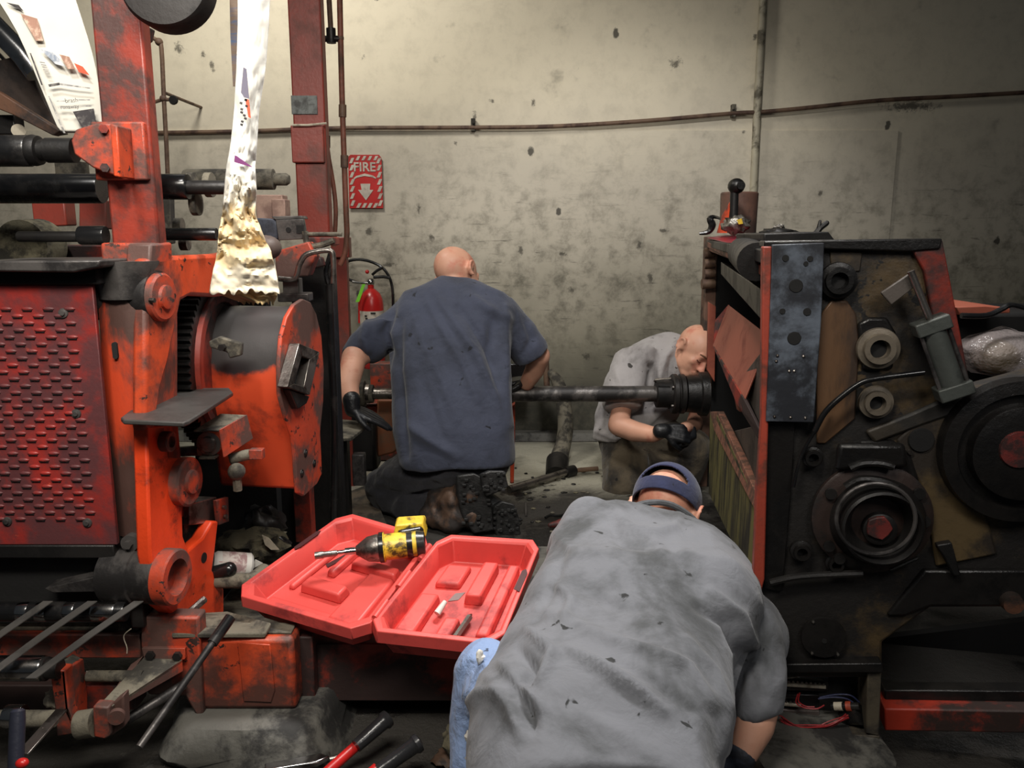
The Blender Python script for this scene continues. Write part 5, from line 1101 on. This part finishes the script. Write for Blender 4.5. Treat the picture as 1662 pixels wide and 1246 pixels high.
# ================================================================ tool case
c1 = [P(373, 962, 1.89), P(590, 1026, 1.73), P(703, 872, 2.06), P(560, 830, 2.22)]
def frame_from(fl, fr, br, bl):
    ux = (fr-fl); uy = ((bl-fl)+(br-fr))/2; w_ = (ux.length+(br-bl).length)/2; h_ = uy.length
    n = ux.cross(uy).normalized()
    return fl, n
tc = thing('tool_case', 'open red plastic tool case lying with both halves spread out', 'tool case', V((-.3, 2.0, .22)))
def tray(name, q, depth, feats, hand_side):
    """bilinear tray: rim, sloping walls, moulded floor"""
    fl, fr, br, bl = q; n = (fr-fl).cross(bl-fl).normalized()
    def M(u, v, d=0): return fl*(1-u)*(1-v)+fr*u*(1-v)+br*u*v+bl*(1-u)*v-n*d
    g = G(); c = .09
    def ringpts(i, d, cc):
        pts = [(i+cc, i), (1-i-cc, i), (1-i, i+cc), (1-i, 1-i-cc), (1-i-cc, 1-i), (i+cc, 1-i), (i, 1-i-cc), (i, i+cc)]
        return [M(u, v, d) for u, v in pts]
    rg = [ringpts(.075, depth, .08), ringpts(.06, depth*.8, .08), ringpts(.03, depth*.45, .085), ringpts(.028, depth*.42, .085), ringpts(0, depth*.40, .09), ringpts(-.006, depth*.36, .09), ringpts(0, 0, .09), ringpts(.035, .0, .09), ringpts(.05, .006, .09), ringpts(.085, depth*.72, .09)]
    vs = [p for r in rg for p in r]; fs = [tuple(range(8))]
    for i in range(len(rg)-1):
        for k in range(8): j = (k+1) % 8; fs.append((i*8+k, i*8+j, i*8+8+j, i*8+8+k))
    fs.append(tuple((len(rg)-1)*8+k for k in range(8)))
    g.add(vs, fs)
    o = build(name, g, m_case, tc, .004, ang=30)
    D = depth*.72
    for (u0, v0, u1, v1, hh) in feats:
        g = G(); e = .012
        b0 = [M(u0, v0, D), M(u1, v0, D), M(u1, v1, D), M(u0, v1, D)]; t0 = [M(u0+e, v0+e, D-hh), M(u1-e, v0+e, D-hh), M(u1-e, v1-e, D-hh), M(u0+e, v1-e, D-hh)]
        g.add(b0+t0, [(0, 1, 2, 3), (4, 5, 6, 7), (0, 1, 5, 4), (1, 2, 6, 5), (2, 3, 7, 6), (3, 0, 4, 7)]); build('moulded_rib', g, m_case, o, .006)
    return o, M, D
t1, M1, D1 = tray('case_lid', c1, .085, [(.12, .1, .9, .2, .012), (.25, .3, .6, .42, .03), (.62, .12, .86, .62, .02), (.3, .5, .38, .8, .022), (.42, .62, .85, .72, .026), (.14, .3, .2, .75, .016)], 0)
c2 = [P(592, 1022, 1.73), P(812, 1046, 1.70), P(880, 876, 2.03), P(718, 866, 2.07)]
t2, M2, D2 = tray('case_base', c2, .095, [(.12, .12, .3, .5, .03), (.44, .1, .58, .3, .03), (.5, .48, .66, .85, .035), (.74, .15, .86, .85, .03), (.16, .62, .4, .84, .02), (.1, .09, .7, .14, .02)], 1)
for t in (.2, .5, .8): a = c1[1].lerp(c1[2], t); b = c2[0].lerp(c2[3], t); g = G(); g.cyl(a.lerp(b, .5)-(c1[2]-c1[1]).normalized()*.03, a.lerp(b, .5)+(c1[2]-c1[1]).normalized()*.03, .008); build('hinge', g, m_case, tc)
def slot(M, pts, par, d=.0, m=m_void, nm='handle_opening'):
    g = G(); a = [M(u, v, d) for u, v in pts]; n = (a[1]-a[0]).cross(a[2]-a[0]).normalized()
    if n.z < 0: n = -n
    g.prism([p+n*.0015 for p in a], n*.0015); build(nm, g, m, par)
slot(M1, [(.005, .52), (.035, .50), (.048, .54), (.048, .70), (.03, .74), (.005, .72)], t1, 0, mat('dark_red_recess', rgb(70, 24, 26), .6))
slot(M2, [(.93, .48), (.985, .46), (.99, .64), (.965, .68), (.935, .66)], t2, 0, MATS['dark_red_recess'])
slot(M1, [(.2, .60), (.24, .58), (.34, .84), (.3, .86)], t1, D1-.001, MATS['dark_red_recess'], 'floor_slot')
slot(M2, [(.36, .5), (.44, .52), (.46, .6), (.38, .58)], t2, D2-.001, mat('grey_scuff', rgb(130, 110, 108), .6), 'grey_scuff')
g = G(); a, b = M2(.36, .33, D2-.02), M2(.38, .42, D2-.03); g.cyl(a, b, .009, .006, 12); tag(build('white_socket_adapter', g, m_white), 'small white plastic plug in the right half of the red case', 'plug')
g = G(); a, b = M2(.60, .10, D2-.02), M2(.63, .33, D2-.02); g.cyl(a, b, .0085, .0085, 6); g.cyl(b, b+(b-a).normalized()*.01, .007, .002, 6); tag(build('steel_punch', g, m_steel), 'dull hexagonal steel punch in the front of the right case half', 'punch')
# impact wrench lying on the lid
YWr = 1.985
a = P(578, 893, YWr); b = P(690, 880, YWr+.02); ax = (b-a).normalized(); L = (b-a).length
iw = thing('impact_wrench', 'grimy yellow and black cordless impact wrench with long socket extension, lying on the red case', 'power tool', a)
g = G(); g.lathe(a, ax, [(.0, .012), (.006, .016), (.03, .032), (.055, .036), (.064, .036), (.068, .034)], 32); build('gear_nose', g, m_steel, iw)
g = G(); g.lathe(a, ax, [(.064, .039), (.075, .039), (.076, .034), (L*.62, .034), (L*.9, .033), (L*.96, .028)], 32); build('motor_housing', g, m_yel, iw)
g = G(); g.lathe(a, ax, [(.060, .037), (.062, .040), (.072, .040), (.074, .037)], 32); build('rubber_bumper', g, m_black, iw)
g = G(); g.lathe(a, ax, [(L*.74, .0352), (L*.82, .0352)], 32); g.lathe(a, ax, [(L*.88, .0345), (L*.99, .030), (L, .026)], 32); build('rear_cover', g, m_black, iw)
q0, q1 = P(645, 857, YWr+.05), P(690, 853, YWr+.08)
up = V((0, .25, .1)); g = G(); g.prism([P(638, 868, YWr+.03), P(642, 852, YWr+.03), P(686, 849, YWr+.05), P(692, 872, YWr+.05), P(684, 870, YWr+.05), P(682, 858, YWr+.05), P(648, 862, YWr+.03), P(646, 874, YWr+.03)], (0, .045, .008)); build('handle', g, m_yel, iw, .004)
g = G(); g.limb([(P(652, 866, YWr+.03), .012), (P(680, 861, YWr+.05), .013)], 14); build('grip', g, m_black, iw)
g = G(); g.prism([P(640, 853, YWr+.075), P(688, 849, YWr+.075), P(690, 857, YWr+.075), P(642, 861, YWr+.075)], (0, .04, .01)); build('battery', g, m_yel, iw, .004)
g = G(); s0 = P(516, 901, YWr-.02); g.cyl(a, P(545, 897, YWr-.01), .006); g.cyl(P(577, 893, YWr), P(560, 895, YWr-.005), .0095); build('extension_bar', g, m_chrome, iw)
g = G(); g.lathe(P(548, 897, YWr-.01), s0-P(548, 897, YWr-.01), [(0, .006), (.004, .008), (.035, .008), (.037, .0095), (.058, .0095)], 20); build('deep_socket', g, m_steel, iw)
# pry bar leaning at the press
g = G(); a, b = P(374, 1002, 1.72), P(226, 1212, 1.46); b.z = max(b.z, .012)
t_ = thing('pry_bar', 'long dark steel bar leaning from the red case down to the floor', 'bar', b)
g.cyl(a, b, .0085, .0075, 14); build('bar', g, m_grey, t_); g = G(); g.cyl(a, a.lerp(b, .22), .013, .0125, 14); build('sleeve', g, m_black, t_)
# handled tools on the floor
def bar_tool(name, a, b, c, label, grp=None):
    t_ = thing(name, label, 'tool', c)
    d = (a-c).normalized()
    g = G(); g.lathe(a, -d, [(0, .010), (.004, .021), (.014, .022), (.02, .018), ((a-b).length, .015)], 24); build('black_grip', g, mat('shiny_black_grip', rgb(52, 52, 54), .22, .2), t_)
    g = G(); g.cyl(b, c, .0125, .0125, 20); build('red_handle', g, m_red, t_)
def flo(px, py, z): return G0(px, py, z)
z_ = .05
bar_tool('bolt_cutter', flo(632, 1163, .10), flo(576, 1212, .06), flo(500, 1280, .03), 'red handled bar with black grip on the floor, nearer to the concrete footing')
bar_tool('bolt_cutter', flo(683, 1202, .10), flo(612, 1246, .06), flo(560, 1290, .03), 'red handled bar with black grip at the bottom edge beside the jeans knee')
g = G(); a, b = flo(535, 1232, .03), flo(430, 1252, .03); d = (b-a).normalized(); s_ = d.cross(Z).normalized()
t_ = thing('locking_pliers', 'shiny chrome pliers lying at the bottom edge left of the red handled bars', 'pliers', b)
g.prism([a-s_*.006, a+d*.03-s_*.02, b-s_*.014, b+s_*.012, a+d*.02+s_*.012], (0, 0, .014)); build('plier_handle', g, m_chrome, t_, .003)
g = G(); g.cyl(a+V((.0, 0, .0)), a-d*.02, .008); g.tube([a+s_*.0+V((math.sin(k*1.6)*.006, 0, math.cos(k*1.6)*.006))+(d*k*.004)+s_*.02 for k in range(16)], .0016, 6); build('adjusting_screw', g, m_steel, t_)
g = G(); a = P(29, 1150, 1.36); b = P(24, 1290, 1.30)
t_ = thing('floor_jack_handle', 'black rubber handle rising at the lower left corner before the chrome roller', 'handle', b)
g.lathe(a, b-a, [(0, .008), (.004, .0125), (.02, .0135), ((b-a).length, .0135)], 20); build('grip', g, mat('blue_black_grip', rgb(44, 46, 58), .35), t_)
g = G(); c = P(36, 1238, 1.3); g.ball(c, X*.012, Yv*.01, Z*.009, 12); build('red_tip', g, m_red, t_)
# ================================================================ newspapers
def paper(name, rows, Yf, m, parent, th=.0006, n=10, wav=.01, seed=0):
    """rows: (xl, xr, py) ; a gently waved sheet with real thickness"""
    vs = []; fs = []
    for i, r in enumerate(rows):
        xl, xr, py = r[:3]; yr = r[3] if len(r) > 3 else py; Y0 = Yf(i/(len(rows)-1))
        for k in range(n+1):
            t = k/n; p = P(xl+(xr-xl)*t, py+(yr-py)*t, Y0+wav*math.sin(t*9+i*.8+seed)+wav*noise.noise(V((t*5, i*.7, seed)))); vs.append(p)
    for i in range(len(rows)-1):
        for k in range(n): a = i*(n+1)+k; fs.append((a, a+1, a+n+2, a+n+1))
    g = G(); g.add(vs, fs); o = build(name, g, m, parent, ang=80, fix=False); s = o.modifiers.new('s', 'SOLIDIFY'); s.thickness = th; o.modifiers.new('sub', 'SUBSURF').render_levels = 1
    return o
m_news = mat('newsprint', rgb(240, 236, 224), .85, 0, rgb(226, 220, 205), .4, 5, bs=.05)
YN = 1.98
t_ = thing('newspaper_web', 'printed newspaper sheet running down behind the red column from the top left', 'newspaper', P(120, 215, YN))
paper('sheet', [(-30, 110, -40), (-5, 124, 0), (28, 140, 50), (52, 158, 110), (75, 164, 165), (97, 168, 218)], lambda t: YN+.02*t, m_news, t_, wav=.0012)
YN2 = YN-.004
def ink(px, m, nm, Yk=YN2): g = G(); g.prism([P(a, b, Yk) for a, b in px], (0, .001, 0)); build(nm, g, m, t_)
m_ink = mat('black_ink', rgb(60, 56, 58), .8, 0, rgb(120, 116, 112), .4, 40); m_inkg = mat('grey_ink', rgb(150, 148, 146), .8, 0, rgb(200, 196, 190), .45, 60)
m_inkr = mat('red_ink', rgb(226, 96, 66), .7); m_inkb = mat('blue_grey_ink', rgb(150, 160, 176), .8, 0, rgb(220, 220, 220), .5, 30); m_inkbr = mat('brown_ink', rgb(170, 130, 112), .8, 0, rgb(220, 190, 170), .4, 30)
ink([(118, 181), (152, 176), (156, 202), (133, 208)], m_ink, 'dark_photo'); ink([(33, 22), (60, 30), (70, 66), (58, 66)], m_inkbr, 'brown_photo')
ink([(120, 102), (134, 108), (145, 122), (128, 117)], m_inkr, 'red_photo'); ink([(96, 88), (112, 92), (122, 112), (110, 112)], m_inkbr, 'small_photo'); ink([(66, 80), (88, 86), (106, 108), (90, 104)], m_inkb, 'blue_photo')
ink([(48, 86), (50, 86), (69, 138), (67, 138)], m_ink, 'column_rule'); ink([(78, 137), (96, 134), (97, 138), (80, 141)], m_ink, 'thick_rule'); ink([(97, 135), (146, 142), (146, 144), (97, 138)], m_inkg, 'thin_rule')
ink([(78, 156), (80, 156), (106, 216), (103, 216)], m_inkg, 'fold_shadow_line'); ink([(10, 4), (30, 8), (38, 18), (24, 12)], m_ink, 'top_mark')
for i in range(5): ink([(64+i*2, 100+i*4), (72+i*2, 101+i*4), (73+i*2, 102.6+i*4), (65+i*2, 101.6+i*4)], m_inkg, 'text_line')
ux_ = (P(150, 160, YN2)-P(92, 164, YN2)).normalized(); uv_ = V((-.12, 0, 1)).normalized()
for s_, x, y, h_, m in (('brash', 116, 163, 5, m_ink), ('runaway', 113, 173.5, 4.6, m_ink)):
    g = text_g(s_, P(x, y, YN2), ux_, uv_, R(h_*1.3, YN2)); build('headline', g, m, t_, fix=False)
for i, (x0, x1, y) in enumerate(((92, 106, 164), (127, 146, 162), (94, 102, 175), (137, 148, 172))): ink([(x0, y-1), (x1, y-1), (x1, y+1), (x0, y+1)], m_inkg, 'text_line')
# scorched strip hanging in the middle
YH = 1.55
t_ = thing('paper_strip', 'bright white newspaper strip hanging down with scorched crumpled end', 'newspaper', P(398, 500, YH))
tm = NT('scorched_paper'); v = tm.coord('Object'); s3 = tm.n('ShaderNodeSeparateXYZ'); tm.l(v, s3.inputs[0]); z0_ = P(398, 500, YH).z
zc_ = lambda py: P(398, py, YH).z-z0_
nn = tm.noise(v, 22, 7, .65, .8); zq = tm.math('ADD', s3.outputs[2], tm.math('MULTIPLY', tm.math('SUBTRACT', nn, .5), .10))
c = tm.mix(tm.ramp(zq, zc_(300), zc_(280), 1, 0), rgb(248, 246, 238), rgb(226, 220, 208))
c = tm.mix(tm.ramp(zq, zc_(345)-.002, zc_(330), 1, 0), c, rgb(226, 204, 164))
band = tm.math('MULTIPLY', tm.ramp(zq, zc_(430), zc_(405)), tm.ramp(zq, zc_(340), zc_(352)))
n3 = tm.noise(v, 16, 6, .7, 1.4)
n4 = tm.noise(v, 7, 5, .6, .8)
c = tm.mix(tm.math('MULTIPLY', band, tm.ramp(n4, .5, .68)), c, rgb(140, 104, 66))
n5 = tm.noise(tm.coord('Object', (1, 1, .6)), 11, 6, .6, .8)
c = tm.mix(tm.math('MULTIPLY', band, tm.ramp(n5, .55, .60)), c, rgb(34, 28, 26))
b2 = tm.math('MULTIPLY', tm.ramp(zq, zc_(365), zc_(350)), tm.ramp(zq, zc_(290), zc_(300)))
c = tm.mix(tm.math('MULTIPLY', b2, tm.ramp(n3, .57, .64)), c, rgb(90, 88, 88))
c = tm.mix(tm.ramp(zq, zc_(440), zc_(425), 1, 0), c, rgb(244, 232, 208))
tm.set(c, .85, 0, nn, .12, .01)
def crumple(name, rows, YY, m, amp, seed, n=44, ragged=False):
    vs = []; fs = []; nr = len(rows); K = 10
    full = []
    for i in range(nr-1):
        for j in range(K): t = j/K; full.append([a*(1-t)+b*t for a, b in zip(rows[i], rows[i+1])])
    full.append(list(rows[-1]))
    for i, (xl, xr, py, am) in enumerate(full):
        for k in range(n+1):
            t = k/n; q = V((t*1.5, py*.02, seed)); d = am*amp*(noise.noise(q*2.2)+.6*abs(noise.noise(q*5))+.12*noise.noise(q*9))
            yy2 = py+am*6*noise.noise(q*3+V((9, 0, 0)))
            if ragged and i == len(full)-1: yy2 += 7*noise.noise(V((t*14, seed, 0)))+3*math.sin(t*40)
            vs.append(P(xl+(xr-xl)*t, yy2, YY-.03*math.sin(math.pi*t)+d))
    for i in range(len(full)-1):
        for k in range(n): a = i*(n+1)+k; fs.append((a, a+1, a+n+2, a+n+1))
    g = G(); g.add(vs, fs); o = build(name, g, m, t_, ang=50, fix=False); s = o.modifiers.new('s', 'SOLIDIFY'); s.thickness = .0008; return o
crumple('strip', [(386, 440, -40, .15), (386, 436, 40, .15), (384, 431, 110, .15), (380, 420, 180, .2), (375, 417, 230, .25), (368, 414, 270, .5), (364, 416, 310, .9), (361, 414, 345, 1.), (355, 425, 375, 1.), (352, 440, 410, .9), (346, 448, 440, .45), (340, 454, 474, .35)], YH, tm.m, .036, 2.3, ragged=True)
crumple('rear_layer', [(370, 430, 420, .6), (360, 446, 460, .6), (356, 450, 478, .6), (395, 444, 492, .7)], YH+.03, mat('brown_paper', rgb(205, 178, 128), .85, 0, rgb(150, 120, 78), .4, 14), .03, 7.1, ragged=True)
def ink2(px, m, nm): g = G(); g.prism([P(a, b, YH-.052) for a, b in px], (0, .001, 0)); build(nm, g, m, t_)
ink2([(395, 109), (400, 112), (404, 160), (396, 158), (391, 150)], mat('violet_grey_ink', rgb(120, 116, 134), .8), 'violet_mark')
ink2([(398, 160), (404, 162), (407, 192), (403, 190)], m_inkr, 'red_mark')
ink2([(381, 252), (384, 253), (411, 272), (380, 263)], mat('purple_ink', rgb(128, 62, 120), .8), 'purple_wedge')
for i in range(9): rnd = random.Random(i); x = 388+rnd.random()*11; y = 160+i*5; ink2([(x, y), (x+4, y+1), (x+3, y+5), (x-1, y+3)], m_ink, 'ink_speck')
tag(build('striped_web', G().prism([P(372, -30, 1.9), P(385, -30, 1.9), P(388, 30, 1.9), P(386, 140, 1.9), P(378, 140, 1.9), P(374, 60, 1.9)], (0, .002, 0)), mat('striped_brown', rgb(112, 92, 76), .6, 0, rgb(60, 84, 120), .42, 18, stretch=(.3, 1, 2))), 'narrow blue and brown strip hanging behind the white newspaper strip', 'paper')
# ================================================================ yellow-label bottle, rags and litter left of the case
t_ = thing('bottle', 'white labelled plastic bottle lying beside the orange frame and the red case', 'bottle', P(375, 935, 2.05))
g = G(); a, b = P(345, 915, 2.08), P(405, 918, 2.12); g.lathe(a, b-a, [(0, .030), (.01, .036), ((b-a).length, .036), ((b-a).length+.006, .03)], 28); build('bottle_body', g, m_white, t_)
ax2 = (b-a).normalized()
g = G(); g.lathe(a, ax2, [(.02, .0364), (.085, .0364)], 28, caps=False); build('printed_label', g, mat('red_white_label', rgb(214, 204, 196), .6, 0, rgb(150, 120, 120), .5, 30), t_)
g = G(); g.box(a+ax2*.06+V((0, -.030, .021)), ax2*.03, Yv*.004, Z*.002); build('red_bar', g, m_red, t_)
ragblob('soiled_rag', P(415, 905, 2.28), (.10, .09, .05), m_rag, 'soiled grey rag heaped behind the white bottle', 'rag', 11)
ragblob('dark_rag', P(430, 870, 2.35), (.06, .06, .05), m_dark, 'near-black rag heaped under the gear housing', 'rag', 15)
tag(build('pale_scrap', G().prism([P(425, 868, 2.2), P(436, 873, 2.2), P(453, 892, 2.2), P(440, 892, 2.2), P(430, 884, 2.2)], (0, .003, 0)), m_cream), 'pale plastic scrap lying on the dark rag', 'scrap')
tag(build('white_scrap', G().prism([P(414, 908, 2.12), P(426, 914, 2.12), P(408, 924, 2.12)], (0, .003, 0)), m_white), 'white paper triangle between the bottle and the case', 'scrap')
g = G(); g.limb([(P(345, 930, 2.0), .018), (P(372, 924, 2.0), .02)], 16); tag(build('black_plug', g, m_black), 'black cylinder end in front of the white bottle', 'plug')
g = G(); g.tube([P(346, 942, 2.0), P(385, 942, 2.0), P(410, 940, 2.0), P(430, 925, 2.05)], .02, 12); tag(build('dusty_hose', g, m_dust), 'dusty grey hose running from the orange frame under the red case', 'hose')
ragblob('tissue_ball', P(90, 1146, 1.66), (.022, .02, .022), m_cream, 'crumpled cream tissue wedged behind the orange swing bracket', 'tissue', 21)
tag(build('paper_corner', G().prism([P(140, 1089, 1.72), P(157, 1098, 1.72), P(142, 1101, 1.72)], (0, .002, 0)), m_white), 'tiny white paper corner beside the swing bracket', 'scrap')
tag(build('loose_thread', G().tube([P(213, 1020, 1.70), P(203, 1028, 1.70), P(201, 1036, 1.70), P(206, 1050, 1.70), P(206, 1060, 1.70)], .0011, 6), m_cream), 'thin cream thread dangling over the orange rail', 'thread')
# motor behind the kneeling man
YM = 3.9
mo = thing('floor_motor', 'orange and brown gear motor standing on the floor behind the kneeling man', 'motor', P(630, 740, YM))
g = G(); g.poly([(612, 648), (652, 648), (660, 680), (655, 720), (640, 735), (612, 742), (610, 690)], YP(YM), .2); build('motor_body', g, mat('rusty_orange', rgb(140, 84, 54), .6, 0, rgb(104, 84, 66), .5, 5), mo, .01)
g = G(); g.aabb(P(590, 655, YM+.0), V((P(612, 680, YM).x, YM+.15, P(600, 660, YM).z+.012))); g.aabb(V((P(590, 655, YM).x, YM+.01, P(600, 680, YM).z)), V((P(611, 680, YM).x, YM+.15, P(600, 660, YM).z))); build('terminal_cover', g, m_or2, mo, .004)
g = G(); g.aabb(V((P(572, 680, YM).x, YM-.05, P(600, 762, YM).z)), V((P(612, 680, YM).x, YM+.1, P(600, 668, YM).z))); build('gear_box', g, m_dark, mo, .02)
g = G(); g.poly([(600, 590), (650, 590), (662, 640), (662, 747), (606, 747)], YP(4.3), .1); tag(build('red_guard_plate', g, m_or2, bev=.004), 'orange-red guard plate behind the shaft, left of the kneeling man', 'guard')
g = G(); g.poly([(828, 660), (836, 655), (836, 705), (834, 784), (828, 784)], YP(3.9), .05); tag(build('orange_post', g, m_or, bev=.003), 'narrow orange post peeking out right of the navy shirt', 'post')
# far step plate under the kneeling man's left hand
ZP_ = P(560, 697, 3.25).z; g = G(); g.prism([G0(523, 688, ZP_), G0(545, 679, ZP_), G0(596, 684, ZP_), G0(598, 688, ZP_), G0(570, 710, ZP_), G0(523, 712, ZP_)], (0, 0, -.015))
o_ = thing('foot_plate', 'dusty grey step plate under the kneeling man left hand', 'step', V((G0(560, 697, ZP_).x, G0(560, 697, ZP_).y, 0)))
build('plate', g, m_dust, o_, .003)
g = G(); c = G0(552, 698, ZP_); g.aabb((c.x-.03, c.y-.02, 0), (c.x+.03, c.y+.04, ZP_-.014)); build('support_post', g, m_dark, o_, .004)
g = G(); g.aabb((c.x+.05, c.y-.03, P(560, 785, c.y).z), (c.x+.1, c.y+.02, P(560, 735, c.y).z)); build('side_block', g, m_grey, o_, .004)
# floor litter
rnd = random.Random(12)
fl = [('black_chip', 'chip')]
def chip(px, py, sz, m, label, cat, sd, flat=.4, grp=None):
    return ragblob(cat.replace(' ', '_'), G0(px, py), (sz, sz*.8, sz*flat), m, label, cat, sd, grp)
chip(840, 845, .02, m_sole, 'black lump of grease on the floor right of the boot sole', 'lump', 1)
g = G(); a = G0(893, 852, .02); b = G0(928, 846, .02); g.limb([(a, .010), (a.lerp(b, .5), .02), (b, .018)], 12); tag(build('red_pliers', g, mat('dark_red_paint', rgb(150, 44, 38))), 'small dark red tool handle on the greasy floor left of the foreground shirt', 'tool')
tag(build('black_strap', G().tube([G0(885, 840, .01), G0(893, 836, .015), G0(905, 837, .01), G0(918, 834, .01)], .006, 8), m_black), 'thin bent black strap on the floor above the dark red tool', 'strap')
tag(build('loose_bolt', G().cyl(G0(854, 838, .0), G0(853, 826, .0)+Z*.03, .006, .006, 8), m_grey), 'small upright bolt on the floor beside the boot', 'bolt')
t_ = thing('socket', 'bright chrome socket lying beside the red case and grey shirt', 'socket', G0(868, 966, .03))
g = G(); g.cyl(G0(856, 967, .06), G0(885, 965, .06), .020, n=24); build('socket_body', g, m_chrome, t_); g = G(); g.cyl(G0(846, 968, .06), G0(858, 967, .06), .024, n=24); build('collar', g, m_black, t_)
tag(build('folding_rule', G().prism([G0(852, 985, .05), G0(872, 982, .05), G0(870, 1000, .05), G0(862, 996, .05), G0(864, 988, .05), G0(856, 990, .05)], (0, 0, -.01)), m_cream, bev=.001), 'cream angled plastic piece between the red case and the grey shirt', 'scrap')
for k in range(46):
    px = 700+rnd.random()*240; py = 760+rnd.random()*110
    if px < 850 and py < 870: px += 130
    ragblob('floor_debris', G0(px, py), (.006+rnd.random()*.012, .008, .004), rnd.choice([m_dark, m_rag, m_oil, m_dust]), 'small dark crumb of debris on the greasy floor between case and wall', 'debris', k, 'crumbs of debris on the greasy floor')
ragblob('debris_lump', G0(765, 1225), (.075, .06, .045), m_rag, 'mossy brown crumbly lump on the floor left of the jeans', 'lump', 33)
ragblob('debris_lump', G0(735, 1235), (.05, .04, .012), m_brown, 'flat brown splinter by the crumbly lump', 'lump', 35)
g = G(); g.prism([G0(560, 800, .03), G0(600, 785, .03), G0(640, 880, .03), G0(560, 860, .03)], (0, 0, -.03)); tag(build('floor_board', g, mat('worn_board', rgb(96, 84, 70), .8, 0, rgb(50, 46, 40), .5, 8)), 'worn brownish board on the floor under the kneeling man knee', 'board')
g = G(); g.aabb((-.9, 2.0, 0), (.42, 2.75, .14)); tag(build('floor_plinth', g, m_conc, bev=.02), 'low greasy concrete plinth under the red tool case', 'plinth')
g = G(); g.aabb((P(520, 720, 4.3).x, 4.25, 0), (P(600, 720, 4.3).x, 4.6, .06)); tag(build('concrete_kerb', g, m_conc, bev=.01), 'pale concrete kerb on the floor behind the foot plate', 'kerb')
